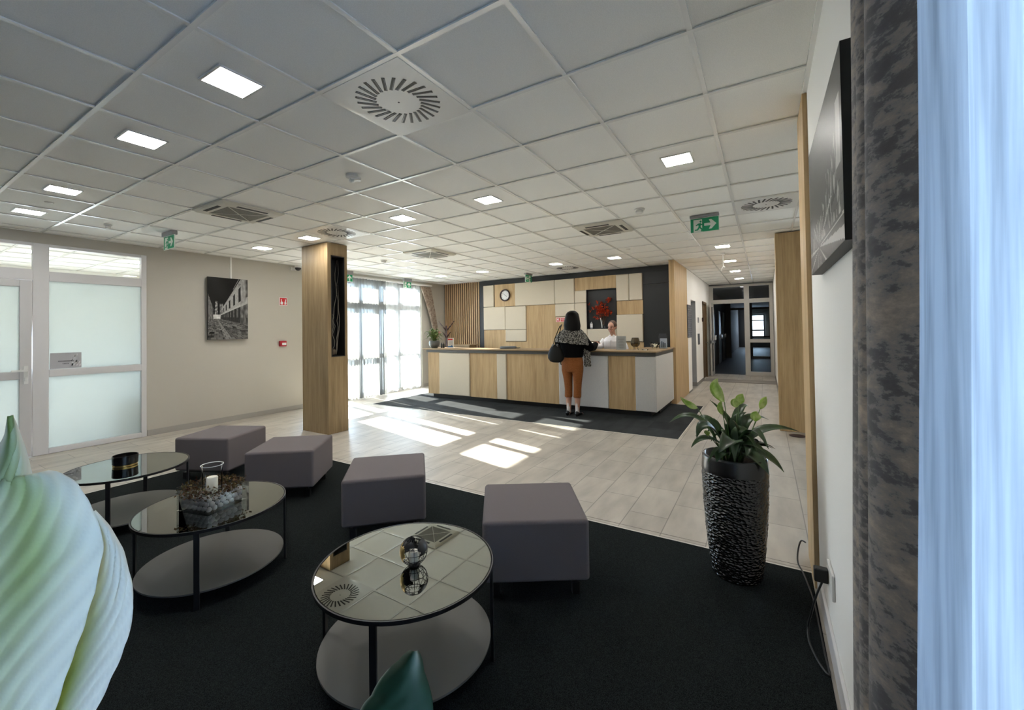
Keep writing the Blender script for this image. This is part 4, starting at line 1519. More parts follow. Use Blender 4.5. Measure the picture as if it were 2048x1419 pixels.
lantern()
t = thing('sweets_bowl', 'flared glass bowl of pale sweets near the counter corner', 'bowl', (6.25, .195, ZT))
R_ = []
for r, z in ((.03, 0), (.045, .02), (.075, .07), (.085, .115), (.080, .115), (.070, .07), (.04, .025), (.005, .02)):
    R_.append([((r + .008 * math.cos(5 * 2 * PI * i / 40) * (z > .06)) * math.cos(2 * PI * i / 40), (r + .008 * math.cos(5 * 2 * PI * i / 40) * (z > .06)) * math.sin(2 * PI * i / 40), z + (.012 * math.cos(5 * 2 * PI * i / 40) if z > .1 else 0)) for i in range(40)])
MB().rings(R_, cap=False).build('bowl', CLEARG, t, smooth=True)
q = MB()
rs = random.Random(4)
for k in range(34):
    a = rs.uniform(0, 2 * PI)
    z = rs.uniform(.035, .095)
    r = rs.uniform(0, .028 + (z - .035) * .5)
    q.ell((r * math.cos(a), r * math.sin(a), z), (.013, .010, .009), 8, 6)
tag(q.build('sweets', speckle('sweet_wrap', (0.70, 0.62, 0.40), (0.85, 0.82, 0.70), 40, .4), smooth=True), 'heap of pale wrapped sweets in the glass bowl', 'sweets', kind='stuff').location = (6.25, .195, ZT)
t = thing('brochure_holder', 'clear holder of grey picture brochures at the counter corner', 'brochure holder', (6.60, .13, ZT), 0.25)
MB().box(-.02, .02, -.085, .07, 0, .003).box(.016, .019, -.085, .07, 0, .24).box(-.02, -.017, -.085, .07, 0, .08).build('holder', CLEARG, t)
MB().prism([(-.065, .004), (.060, .004), (.060, .27), (-.065, .27)], (.010, 0, 0), (0, 1, 0), (0, 0, 1), .004).build('dark_brochure', P('brochure_dark', (0.05, 0.055, 0.065), .4), t)
MB().prism([(-.075, .004), (.045, .004), (.045, .185), (-.075, .185)], (-.006, 0, 0), (0, 1, 0), (0, 0, 1), .006).build('pale_brochure', P('brochure_blue', (0.42, 0.48, 0.56), .4), t)
q = MB()
for k in range(3):
    q.box(-.0075, -.0062, -.05 + k * .028, -.03 + k * .028, .02, .10 + .015 * k)
q.build('brochure_print', P('brochure_print', (0.10, 0.13, 0.17), .5), t)
t = thing('key_dish', 'little glass dish with metal key beside the sweets bowl', 'dish', (5.86, .27, ZT))
MB().lathe([(0, 0), (.04, 0), (.055, .018), (.052, .018), (.038, .004), (0, .004)], 24, cap=False).build('dish', CLEARG, t, smooth=True)
MB().ell((.0, .01, .012), (.025, .02, .006), 10, 6).build('metal_piece', CHROME, t, smooth=True)

# coat stand behind the counter
t = thing('coat_stand', 'dark coat stand with forked arms before the slat screen', 'coat stand', (6.95, 5.50, .0055))
MB().tube([(0, 0, .02), (0, 0, 1.60)], .022, 10).build('pole', BROWNM, t, smooth=True)
MB().lathe([(.18, 0), (.18, .02), (.03, .05)], 24).build('base', BROWNM, t, smooth='auto')
for k, (h0, l, up) in enumerate(((1.50, .20, .22), (1.50, .20, .22), (1.32, .11, .12), (1.32, .11, .12), (1.42, .12, .14))):
    a = (-.9, PI - .9, -.5, PI - .5, .9)[k]
    MB().tube([(0, 0, h0 - .03), (l * .5 * math.cos(a), l * .5 * math.sin(a), h0 + up * .4), (l * math.cos(a), l * math.sin(a), h0 + up)], [.020, .015, .008], 8).build('arm', BROWNM, t, smooth=True)


# ------------------------------------------------------------------ stools
def make_stool():
    t = thing('cube_stool', 'x', 'stool', (0, 0, 0), 0, 'square grey upholstered stools on the carpet')
    h = .29
    MB().box(-h, h, -h, h, .10, .43).build('upholstery', STOOL, t, bevel=.022, seg=4)
    k = h - .07
    bf = MB().box(-k, k, -k, k, .07, .10).build('base_frame', BLACKM, t)
    for sx in (-1, 1):
        for sy in (-1, 1):
            MB().box(sx * k - .02, sx * k + .02, sy * k - .02, sy * k + .02, .005, .07).build('foot', BLACKM, bf)
    return t


s0 = make_stool()
for i, (x, y, a, lb) in enumerate(((.845, -.225, -57, 'cube stool nearest the camera, right of the front glass table'),
                                   (.878, 1.065, -46.5, 'cube stool standing alone behind the front glass table'),
                                   (.905, 2.375, -52, 'cube stool right behind the glass table with the pebble vase'),
                                   (.82, 3.50, -64, 'cube stool farthest back, below the street canvas'))):
    o = s0 if i == 0 else copy_thing(s0, (x, y, 0))
    o.location = (x, y, 0)
    o.rotation_euler = (0, 0, math.radians(a))
    o['label'] = lb


# ------------------------------------------------------------------ tables
def make_table():
    t = thing('coffee_table', 'x', 'table', (0, 0, 0), 0, 'round glass topped coffee tables')
    r = .387
    gtp = MB().lathe([(r - .006, .412), (r - .006, .423)], 72).build('glass_top', TOPGLASS, t)
    R_ = []
    for rr, z in ((r - .006, .408), (r + .004, .408), (r + .004, .424), (r - .002, .424), (r - .006, .411), (r - .006, .408)):
        R_.append([(rr * math.cos(2 * PI * i / 72), rr * math.sin(2 * PI * i / 72), z) for i in range(72)])
    MB().rings(R_, cap=False).build('rim', BLACKM, gtp, smooth='auto')
    MB().lathe([(0, .085), (r - .012, .085), (r - .012, .094), (0, .094)], 72, cap=False).build('lower_shelf', SHELF, t, smooth='auto')
    for k in range(4):
        a = k * PI / 2 + PI / 4
        c, s_ = math.cos(a), math.sin(a)
        MB().obox((c * (r - .002), s_ * (r - .002), .2085), (c, s_, 0), (-s_, c, 0), (0, 0, 1), .006, .013, .2025).build('leg', BLACKM, t)
    return t


t0 = make_table()
for i, (x, y, a, lb) in enumerate(((-.03, -.055, -18, 'round glass coffee table in the foreground holding the wire globe'),
                                   (-.153, 1.455, 10, 'round glass coffee table holding the pebble and moss vase'),
                                   (-.136, 2.905, 12, 'round glass coffee table farthest back holding the black candle tin'))):
    o = t0 if i == 0 else copy_thing(t0, (x, y, 0))
    o.location = (x, y, 0)
    o.rotation_euler = (0, 0, math.radians(a))
    o['label'] = lb
TZ = .4245
# wire globe
gt = thing('globe_candle_holder', 'black wire globe tealight holder on the front glass table', 'candle holder', (-.03, -.10, TZ))
q = MB()
rg, cz = .060, .062
for k in range(8):
    a = k * PI / 8
    pts = []
    for i in range(25):
        th = -PI / 2 * .93 + i * (PI * .84) / 24
        pts.append((rg * math.cos(th) * math.cos(a), rg * math.cos(th) * math.sin(a), cz + rg * math.sin(th)))
    q.tube(pts, .0011, 5)
    q.tube([(-x, -y, z) for x, y, z in pts], .0011, 5)
for la in (-50, -25, 0, 25, 48):
    th = math.radians(la)
    q.tube([(rg * math.cos(th) * math.cos(2 * PI * k / 32), rg * math.cos(th) * math.sin(2 * PI * k / 32), cz + rg * math.sin(th)) for k in range(33)], .0011, 5)
q.build('wire_sphere', BLACKM, gt)
MB().lathe([(0, 0), (.024, 0), (.024, .008), (.014, .012), (0, .013)], 24, cap=False).build('foot', BLACKM, gt, smooth='auto')


def patch(mb, lo0, lo1, la0, la1, r, seed, n=16):
    b = len(mb.v)
    rows = []
    for j in range(n + 1):
        for i in range(n + 1):
            lo = math.radians(lo0 + (lo1 - lo0) * i / n)
            la = math.radians(la0 + (la1 - la0) * j / n)
            mb.v.append((r * math.cos(la) * math.cos(lo), r * math.cos(la) * math.sin(lo), cz + r * math.sin(la)))
    for j in range(n):
        for i in range(n):
            u_, v_ = (i + .5) / n * 2 - 1, (j + .5) / n * 2 - 1
            if u_ * u_ + v_ * v_ + .9 * noise.noise((u_ * 2.2 + seed, v_ * 2.2, seed)) < .78:
                a = b + j * (n + 1) + i
                mb.f.append((a, a + 1, a + n + 2, a + n + 1))


q = MB()
patch(q, 235, 330, -5, 60, rg + .0015, 4.0)
patch(q, 20, 120, -30, 50, rg + .0015, 9.0)
patch(q, 150, 230, 25, 60, rg + .0015, 2.5)
q.build('continents', BLACKM, gt, solid=.0012)
q = MB()
patch(q, 118, 190, -40, 48, rg + .0016, 1.2)
q.build('gold_continent', BRASS, gt, solid=.0012, smooth=True)
q = MB()
R_ = []
for th in (48, 50):
    R_.append([(rg * math.cos(math.radians(th)) * math.cos(2 * PI * k / 32), rg * math.cos(math.radians(th)) * math.sin(2 * PI * k / 32), cz + rg * math.sin(math.radians(th))) for k in range(32)])
q.rings(R_, cap=False)
q.build('top_ring', BLACKM, gt, solid=.002)
q = MB().lathe([(0, .0135), (.019, .015), (.021, .03), (.018, .062), (.017, .062), (.0, .058)], 24, cap=False)
q.build('tealight_cup', P('frosted_cup', (0.62, 0.60, 0.52), .25), gt, smooth=True)

# pebble vase
vt = thing('pebble_vase', 'square glass vase of white pebbles ringed with brown moss', 'vase', (-.165, 1.45, TZ), math.radians(15))
a, h, w_ = .125, .135, .004
f = MB()
f.box(-a, a, -a, -a + w_, 0, h).box(-a, a, a - w_, a, 0, h).box(-a, -a + w_, -a + w_, a - w_, 0, h).box(a - w_, a, -a + w_, a - w_, 0, h).box(-a + w_, a - w_, -a + w_, a - w_, 0, w_)
f.build('square_glass', CLEARG, vt)
q = MB()
rp = random.Random(8)
i_ = a - .022
for lv in range(3):
    for sd_ in range(4):
        for k in range(6):
            s_ = -i_ + 2 * i_ * (k + .5 * (lv % 2)) / 5.5
            x, y = ((s_, -i_), (i_, s_), (s_, i_), (-i_, s_))[sd_]
            q.ell((x * .97, y * .97, .019 + lv * .027), (rp.uniform(.014, .019), rp.uniform(.012, .017), rp.uniform(.011, .016)), 8, 6, rot=Matrix.Rotation(rp.uniform(0, 3), 3, 'Z'))
q.build('pebbles', speckle('pebble', (0.30, 0.26, 0.25), (0.50, 0.45, 0.43), 9, .5), vt, smooth=True)['kind'] = 'stuff'
q = MB()
for k in range(900):
    th = rp.uniform(0, 2 * PI)
    r = .115 + rp.gauss(0, .022)
    z = .10 + rp.uniform(-.025, .045) * (1 - abs(r - .115) / .09)
    c = Vector((r * math.cos(th) * 1.1, r * math.sin(th) * 1.1, z))
    d = Vector((rp.gauss(0, 1), rp.gauss(0, 1), rp.gauss(.4, 1))).normalized()
    s_ = d.cross(Vector((.2, .5, 1))).normalized()
    L_ = rp.uniform(.012, .024)
    b = len(q.v)
    q.v += [tuple(c), tuple(c + d * L_ * .5 + s_ * L_ * .35), tuple(c + d * L_), tuple(c + d * L_ * .5 - s_ * L_ * .35)]
    q.f += [(b, b + 1, b + 2, b + 3)]
q.build('moss', speckle('dry_moss', (0.10, 0.035, 0.02), (0.17, 0.13, 0.05), 20, .9, 3), vt)['kind'] = 'stuff'
MB().lathe([(0, .075), (.050, .075), (.053, .08), (.055, .235), (.060, .243)], 32, cap=False).build('hurricane_glass', CLEARG, vt, smooth=True)
MB().lathe([(0, .078), (.030, .078), (.030, .165), (.027, .169), (0, .166)], 24, cap=False).build('candle', WAX, vt, smooth='auto')
R_ = [[(r * math.cos(2 * PI * i / 40), r * math.sin(2 * PI * i / 40), .243 + dz) for i in range(40)] for r, dz in ((.056, 0), (.060, .002), (.061, -.001), (.057, -.003))]
MB().rings(R_ + [R_[0]], cap=False).build('glass_lip', P('glass_lip', (0.7, 0.72, 0.72), .15), vt, smooth=True)
# candle tin
at = thing('candle_tin', 'low black round candle tin with gold foot on the back table', 'candle', (-.14, 2.96, TZ))
MB().lathe([(0, 0), (.074, 0), (.078, .004), (.078, .012), (.074, .014)], 40, cap=False).build('gold_foot', BRASS, at, smooth='auto')
MB().lathe([(.074, .014), (.080, .018), (.082, .080), (.079, .083), (.076, .080), (.074, .045), (0, .045)], 40, cap=False).build('bowl', P('black_gloss', (0.006, 0.006, 0.007), .15), at, smooth='auto')
MB().lathe([(0, .046), (.073, .046), (.073, .050), (0, .05)], 32, cap=False).tube([(0, 0, .05), (0, 0, .064)], .0015, 5).build('wax', P('dark_wax', (0.06, 0.05, 0.05), .5), at)

# ------------------------------------------------------------------ potted peace lily by the post
BX, BY = 1.42, -1.285
rv_ = Vector((.524, -.852, 0))          # sideways as seen from the sofa corner
dv_ = Vector((.852, .524, 0))           # away


def hammer_mat():
    m, nt, b = new_mat('hammered_black')
    L = nt.links.new
    tc = nt.nodes.new('ShaderNodeTexCoord')
    mp = nt.nodes.new('ShaderNodeMapping')
    mp.inputs['Scale'].default_value = (1, 1, 1.6)
    v = nt.nodes.new('ShaderNodeTexVoronoi')
    v.inputs['Scale'].default_value = 48
    bp_ = nt.nodes.new('ShaderNodeBump')
    bp_.inputs['Strength'].default_value = 1.0
    bp_.inputs['Distance'].default_value = 0.011
    L(tc.outputs['Object'], mp.inputs[0])
    L(mp.outputs[0], v.inputs['Vector'])
    L(v.outputs['Distance'], bp_.inputs['Height'])
    L(bp_.outputs[0], b.inputs['Normal'])
    b.inputs['Base Color'].default_value = (0.010, 0.010, 0.010, 1)
    b.inputs['Roughness'].default_value = 0.24
    b.inputs['Specular IOR Level'].default_value = 0.8
    return m


HAMMER = hammer_mat()


def pot(label, x, y):
    t = thing('peace_lily', label, 'plant', (x, y, .0055))
    prof = [(0, 0), (.125, 0), (.130, .006), (.145, .10), (.160, .25), (.170, .40), (.176, .55), (.176, .625), (.172, .69), (.168, .70), (.158, .70), (.155, .64), (0, .64)]
    n = 96
    fine = []
    for i in range(len(prof) - 1):
        (r0, z0), (r1, z1) = prof[i], prof[i + 1]
        k = max(1, int(math.hypot(r1 - r0, z1 - z0) / .008)) if 2 <= i <= 7 else 1
        for j in range(k):
            fine.append((r0 + (r1 - r0) * j / k, z0 + (z1 - z0) * j / k))
    fine.append(prof[-1])
    R_ = []
    for r, z in fine:
        row = []
        for i in range(n):
            a = 2 * PI * i / n
            rr = r
            if .012 < z < .615 and r > .12:
                vd = noise.voronoi((a * 16 * 0.9, z * 60 * 1.25, 0))[0]
                rr = r + .0045 * (min(vd[1] - vd[0], .6) / .6) - .002
            row.append((rr * math.cos(a), rr * math.sin(a), z))
        R_.append(row)
    kz = next(i for i, (r, z) in enumerate(fine) if z > .60)
    pb = MB().rings(R_[:kz + 1], cap=False).build('planter', HAMMER, t, smooth=True)
    MB().rings(R_[kz:], cap=False).build('rim_band', P('planter_rim', (0.016, 0.016, 0.016), .25, spec=.6), pb, smooth=True)
    MB().lathe([(0, .655), (.156, .65)], 32, cap=False).build('soil', SOIL, t)
    return t


pl = pot('tall hammered black planter with peace lily beside the oak post', BX, BY)


def W(px, py, d=0.0):
    s_ = (px - 1469.5) / 355.0
    k = 1 + d / 2.5
    return rv_ * (s_ * k) + dv_ * d + Vector((0, 0, .70 + (909 - py) / 355.0 * k - 0.004))


SP = [((1440, 885), (1398, 833), (1349, 846), 20, .05), ((1442, 880), (1400, 838), (1374, 861), 24, -.06), ((1452, 872), (1432, 842), (1415, 842), 20, .08), ((1445, 888), (1402, 868), (1368, 885), 16, -.04),
      ((1455, 893), (1436, 860), (1394, 879), 40, -.14), ((1440, 895), (1412, 886), (1384, 907), 9, -.1), ((1476, 872), (1466, 838), (1438, 802), 20, .06), ((1482, 885), (1480, 845), (1506, 824), 24, .03),
      ((1480, 880), (1472, 850), (1462, 832), 18, -.02), ((1492, 885), (1516, 842), (1566, 848), 22, .08), ((1490, 885), (1534, 852), (1600, 857), 22, -.03), ((1488, 905), (1516, 889), (1551, 896), 12, .0),
      ((1484, 900), (1518, 902), (1550, 933), 30, -.08), ((1474, 898), (1488, 902), (1502, 928), 30, -.13), ((1450, 905), (1424, 893), (1406, 908), 24, -.09), ((1458, 893), (1477, 872), (1500, 886), 26, -.12),
      ((1468, 890), (1484, 858), (1506, 880), 30, -.02), ((1460, 895), (1470, 876), (1455, 890), 20, -.13), ((1470, 890), (1500, 828), (1530, 822), 18, .10), ((1455, 890), (1445, 850), (1425, 870), 22, .12),
      ((1480, 893), (1508, 860), (1528, 868), 20, .12), ((1464, 893), (1450, 868), (1440, 905), 24, -.10)]
q, qs = MB(), MB()
for a, m_, tp, w_, d in SP:
    A = Vector((0, 0, .66)) + (W(a[0], 909) - Vector((0, 0, .70))) * 0.8
    A.z = .655
    Bp, Cp, Tp = W(a[0], a[1], d * .4), W(m_[0], m_[1], d), W(tp[0], tp[1], d * 1.5)
    leafmesh(q, Bp, Cp, Tp, w_ / 355 * 1.0, up=(-.35, -.25, 1), n=10, fold=.35)
    qs.tube([A, (A + Bp) * .5 + Vector((0, 0, .01)), Bp], .0035, 6)
rl = random.Random(31)
for k in range(16):
    a = rl.uniform(0, 2 * PI)
    r = rl.uniform(.06, .19)
    h = rl.uniform(.06, .17)
    c, s_ = math.cos(a), math.sin(a)
    B0 = Vector((c * .04, s_ * .04, .70))
    leafmesh(q, B0, (c * r * .7, s_ * r * .7, .70 + h), (c * r * 1.3, s_ * r * 1.3, .69 + h * .6), rl.uniform(.05, .075), n=8, fold=.3)
    qs.tube([(c * .03, s_ * .03, .655), B0], .003, 6)
q.build('foliage', LEAF, pl, smooth=True, solid=.0008)
FL = [((1452, 797), (1433, 770), (1439, 747), 22, 0.0), ((1452, 826), (1446, 812), (1450, 796), 11, .02), ((1399, 811), (1380, 803), (1363, 787), 13, .02), ((1484, 812), (1480, 802), (1481, 793), 18, .03),
      ((1492, 809), (1494, 796), (1501, 786), 17, .05), ((1512, 836), (1511, 824), (1515, 815), 19, -.03), ((1538, 820), (1545, 805), (1552, 793), 13, .06), ((1410, 862), (1406, 857), (1402, 852), 10, -.04)]
for a, m_, tp, w_, d in FL:
    b = MB()
    leafmesh(b, W(*a, d), W(*m_, d), W(*tp, d), w_ / 355 * 1.0, up=(-.8, -.5, .2), n=10, fold=.55)
    leafmesh(b, W(*a, d), W(m_[0] + 1, m_[1], d + .012), W(*tp, d), w_ / 355 * .8, up=(.8, .5, .2), n=10, fold=.4)
    b.build('spathe', SPATHE, pl, smooth=True, solid=.0012)
    bx = Vector((0, 0, .655)) + rv_ * ((a[0] - 1469.5) / 355.0 * .25)
    e = W(*a, d)
    qs.tube([bx, bx.lerp(e, .5) + Vector((0, 0, .015)), e], [.004, .003, .0025], 6)
qs.build('stems', STEM, pl, smooth=True)

# ------------------------------------------------------------------ peace lily at the camera's left
fl = pot('peace lily with huge pale flower in the left foreground', -1.16, -1.0)
fl.location = (-1.16, -1.0, .0055)
rvn = RR
upn = UU


def C3(px, py, d):
    """a point of the plant at forward distance d, relative to the plant's base"""
    p = CAM + (F + RR * ((px - 1012.6) / 837.5) - UU * ((py - 646.7) / 837.5)) * d
    return p - fl.location


def spathe_mat():
    m, nt, b = new_mat('veined_white_spathe')
    L = nt.links.new
    a = nt.nodes.new('ShaderNodeVertexColor')
    a.layer_name = 'print'
    L(a.outputs[0], b.inputs['Base Color'])
    b.inputs['Roughness'].default_value = .55
    b.inputs['Subsurface Weight'].default_value = 0.0
    tl = nt.nodes.new('ShaderNodeBsdfTranslucent')
    L(a.outputs[0], tl.inputs[0])
    mx = nt.nodes.new('ShaderNodeMixShader')
    mx.inputs[0].default_value = .4
    out = nt.nodes['Material Output']
    L(b.outputs[0], mx.inputs[1])
    L(tl.outputs[0], mx.inputs[2])
    L(mx.outputs[0], out.inputs[0])
    return m


SPM = spathe_mat()


def blade(name, left, right, dist, mat, parent, veins=14, relief=.004, colour=None, n=60, m=40, bow=.02):
    """broad blade between two outline curves, both listed from tip to base (px, py)"""
    def samp(pl_, t):
        L_ = [0]
        for i in range(1, len(pl_)):
            L_.append(L_[-1] + math.hypot(pl_[i][0] - pl_[i - 1][0], pl_[i][1] - pl_[i - 1][1]))
        s_ = t * L_[-1]
        for i in range(1, len(pl_)):
            if s_ <= L_[i] + 1e-9:
                k = (s_ - L_[i - 1]) / max(1e-6, L_[i] - L_[i - 1])
                return (pl_[i - 1][0] + (pl_[i][0] - pl_[i - 1][0]) * k, pl_[i - 1][1] + (pl_[i][1] - pl_[i - 1][1]) * k)
        return pl_[-1]
    vs, fs, cs = [], [], []
    for j in range(n + 1):
        t = j / n
        a, b = samp(left, t), samp(right, t)
        for i in range(m + 1):
            s_ = i / m
            px = a[0] + (b[0] - a[0]) * s_
            py = a[1] + (b[1] - a[1]) * s_
            ve = math.sin((t * 1.0 + (abs(s_ - .0) ** 1.3) * .42) * veins * 2 * PI)
            d = dist + bow * ((2 * s_ - 1) ** 2) - relief * ve * min(1, t * 4) * math.sin(PI * min(.98, max(.02, s_))) ** .5
            vs.append(tuple(C3(px, py, d)))
            cc_ = colour(s_, t) if colour else (.7, .75, .65)
            kk_ = 1 - .10 * max(0, ve) ** 2 * min(1, t * 4) * (veins > 8)
            cs.append(tuple(q_ * kk_ for q_ in cc_))
    for j in range(n):
        for i in range(m):
            a = j * (m + 1) + i
            fs.append((a, a + 1, a + m + 2, a + m + 1))
    me = bpy.data.meshes.new(name)
    me.from_pydata(vs, [], fs)
    at = me.color_attributes.new('print', 'FLOAT_COLOR', 'POINT')
    for i, c in enumerate(cs):
        at.data[i].color = (*c, 1)
    me.materials.append(mat)
    for p in me.polygons:
        p.use_smooth = True
    o = bpy.data.objects.new(name, me)
    col.objects.link(o)
    o.parent = parent
    sm = o.modifiers.new('solid', 'SOLIDIFY')
    sm.thickness = .0012
    return o


def mixc(a, b, k):
    k = max(0, min(1, k))
    return tuple(x + (y - x) * k for x, y in zip(a, b))


WHT, LIM, GRN = (.94, .93, .84), (.48, .58, .20), (.16, .26, .03)


def scol(s_, t):
    # green midrib towards the tip, soft green bands between the veins
    k = .75 * math.exp(-((s_ - .62 + .10 * t) / .20) ** 2) * math.exp(-((t - .30) / .26) ** 2) * (0.55 + .6 * nz_(s_ * 2, t * 5, 1, 2)) + .3 * math.exp(-((s_ - .45) / .3) ** 2) * (t < .8)
    c = mixc(WHT, LIM, k)
    tipk = max(0, 1 - t * 4.5) * math.exp(-((s_ - .42) / .16) ** 2)
    return mixc(c, GRN, tipk * 1.1)


def scol2(s_, t):
    k = math.exp(-((s_ - .10) / .30) ** 2) * math.exp(-((t - .55) / .33) ** 2)
    return mixc(WHT, (.36, .45, .06), k * .95)


left = [(20, 832), (14, 870), (-5, 905), (-60, 990), (-120, 1100), (-160, 1250), (-150, 1400), (-80, 1560), (20, 1680)]
right = [(21, 830), (32, 858), (46, 895), (55, 928), (60, 950), (66, 963), (76, 960), (80, 948), (98, 943), (118, 946), (150, 965), (178, 1000), (184, 1020), (200, 1052), (207, 1085), (206, 1100), (190, 1180), (165, 1260), (135, 1340), (105, 1430), (60, 1560), (24, 1680)]
blade('spathe', left, right, .255, SPM, fl, veins=13, relief=.0014, colour=scol, n=110, m=60, bow=.014)
l2 = [(186, 1024), (204, 1060), (208, 1090), (200, 1140), (180, 1210), (150, 1300), (120, 1390), (85, 1500), (30, 1680)]
r2 = [(187, 1022), (215, 1052), (243, 1100), (260, 1160), (266, 1215), (255, 1275), (235, 1325), (205, 1390), (180, 1440), (120, 1560), (34, 1680)]
blade('spathe_fold', l2, r2, .272, SPM, fl, veins=10, relief=.0009, colour=scol2, n=80, m=24, bow=.006)
# stalk of the flower, below the frame
MB().tube([C3(28, 1675, .262), C3(140, 1900, .30), Vector((0, 0, .70)), Vector((0, 0, .655))], [.006, .006, .007, .007], 8).build('flower_stem', STEM, fl, smooth=True)
lc = lambda s_, t: mixc(mixc((.016, .055, .028), (.03, .085, .045), nz_(s_ * 5, t * 6, 1, 3)), (.45, .50, .42), (math.exp(-(s_ / .022) ** 2) * .9 * (t > .1)) + .75 * math.exp(-((s_ - .72) / .12) ** 2) * math.exp(-(t / .10) ** 2))  # pale mark at the tip is a highlight put into the leaf colour
l3 = [(820, 1301), (806, 1312), (800, 1320), (780, 1336), (762, 1357), (750, 1376), (744, 1390), (728, 1407), (716, 1430), (700, 1500), (720, 1640), (770, 1740)]
r3 = [(835, 1301), (840, 1310), (844, 1322), (846, 1340), (855, 1365), (861, 1385), (864, 1400), (866, 1430), (860, 1520), (830, 1650), (772, 1740)]
blade('leaf', l3, r3, .45, SPM, fl, veins=7, relief=.0012, colour=lc, n=50, m=40, bow=.02)
MB().tube([C3(771, 1735, .452), C3(700, 1950, .47), Vector((.03, 0, .70)), Vector((.02, 0, .655))], .004, 8).build('leaf_stem', STEM, fl, smooth=True)
q = MB()
rl = random.Random(77)
for k in range(14):
    a = rl.uniform(0, 2 * PI)
    r = rl.uniform(.05, .13)
    c, s_ = math.cos(a), math.sin(a)
    leafmesh(q, (c * .03, s_ * .03, .66), (c * r * .6, s_ * r * .6, .76), (c * r, s_ * r, .74), .05, n=6)
q.build('foliage', LEAF, fl, smooth=True, solid=.0008)

# ------------------------------------------------------------------ socket and cord on the near wall
t = thing('wall_socket', 'white double wall socket low beside the drape', 'socket', (.93, YR, .34))
MB().box(-.10, .06, .001, .012, -.05, .06).build('plate', PLASTIC, t, bevel=.003)
t = thing('power_cord', 'black power cord from the wall socket along the carpet edge', 'cable', (.95, YR + .02, .34))
MB().box(-.02, .02, -.007, .045, -.03, .03).build('plug', BLACK, t, bevel=.006)
b0 = Vector(t.location)
pts = [(.95, -1.655, .315), (.95, -1.63, .24), (.97, -1.61, .14), (1.02, -1.60, .05), (.96, -1.60, .012), (.84, -1.625, .01), (.78, -1.655, .01), (.90, -1.652, .01), (1.10, -1.650, .01), (1.35, -1.645, .01), (1.6, -1.62, .01), (1.72, -1.60, .012), (1.80, -1.605, .05), (1.86, -1.625, .09), (1.92, -1.655, .06)]
fine = []
V_ = [Vector(p) for p in pts]
for i in range(len(V_) - 1):
    p0, p1, p2, p3 = V_[max(i - 1, 0)], V_[i], V_[i + 1], V_[min(i + 2, len(V_) - 1)]
    for k in range(6):
        s_ = k / 6
        fine.append(0.5 * ((2 * p1) + (p2 - p0) * s_ + (2 * p0 - 5 * p1 + 4 * p2 - p3) * s_ ** 2 + (-p0 + 3 * p1 - 3 * p2 + p3) * s_ ** 3) - b0)
MB().tube(fine, .0045, 8).build('cord', BLACK, t, smooth=True)


# ------------------------------------------------------------------ people
def add_head(mb, c, fwd, r=.1):
    """skull, jaw, nose, ears, neck merged later by the voxel remesh; c = centre of the skull"""
    f_ = Vector(fwd).normalized()
    l_ = Vector((0, 0, 1)).cross(f_)
    c = Vector(c)
    rot = Matrix((f_, l_, Vector((0, 0, 1)))).transposed()
    mb.ell(c + Vector((0, 0, .015)), (.095, .076, .095), 20, 14, rot)
    mb.ell(c + f_ * .028 - Vector((0, 0, .045)), (.064, .058, .072), 18, 12, rot)
    mb.ell(c + f_ * .060 - Vector((0, 0, .095)), (.024, .026, .020), 12, 8, rot)
    mb.tube([c + f_ * .086 + Vector((0, 0, .005)), c + f_ * .100 - Vector((0, 0, .028)), c + f_ * .098 - Vector((0, 0, .040))], [.007, .011, .010], 8)
    mb.ell(c + f_ * .080 - Vector((0, 0, .064)), (.014, .026, .009), 10, 8, rot)
    for s_ in (1, -1):
        mb.ell(c + l_ * (.077 * s_) - Vector((0, 0, .012)) - f_ * .005, (.018, .008, .030), 10, 8, rot)
        mb.ell(c + f_ * .070 + l_ * (.040 * s_) - Vector((0, 0, .035)), (.018, .018, .018), 10, 8, rot)
    return f_, l_


def add_hand(mb, wrist, d, palm_n, size=1.0, curl=.5, side=1):
    """palm and five fingers; d = pointing direction, palm_n = palm normal"""
    d = Vector(d).normalized()
    n_ = Vector(palm_n).normalized()
    n_ = (n_ - d * n_.dot(d)).normalized()
    s_ = d.cross(n_) * side
    w_ = Vector(wrist)
    mb.tube([w_, w_ + d * .03 * size, w_ + d * .075 * size, w_ + d * .09 * size], [(.017, .024), (.014, .034), (.012, .038), (.010, .036)], 12)
    for k, (o_, L_) in enumerate(((-.029, .062), (-.010, .074), (.010, .070), (.028, .054))):
        p = w_ + d * .082 * size + s_ * o_ * size
        pts = [p]
        dd_ = d.copy()
        for j in range(3):
            an = curl * (.35 + .3 * j)
            dd_ = (dd_ * math.cos(an) + n_ * math.sin(an)).normalized()
            p = p + dd_ * (L_ * (.42, .33, .25)[j] * size)
            pts.append(p)
        mb.tube(pts, [.0088, .0082, .0076, .0062], 8)
    p = w_ + d * .028 * size - s_ * .028 * size
    td = (d * .7 - s_ * .75 + n_ * .25).normalized()
    mb.tube([p, p + td * .035, p + (td + d * .4 + n_ * .3).normalized() * .066], [.0115, .010, .0078], 8)


def body(name, label, loc, rz, joints, cat='person'):
    t = None
    return t


def finish_body(mb, name, mat, parent, vox=.006):
    o = mb.build(name, mat, parent, smooth=True)
    m = o.modifiers.new('fuse', 'REMESH')
    m.mode = 'VOXEL'
    m.voxel_size = vox
    m.use_smooth_shade = True
    s_ = o.modifiers.new('soft', 'SMOOTH')
    s_.iterations = 3
    s_.factor = .5
    return o


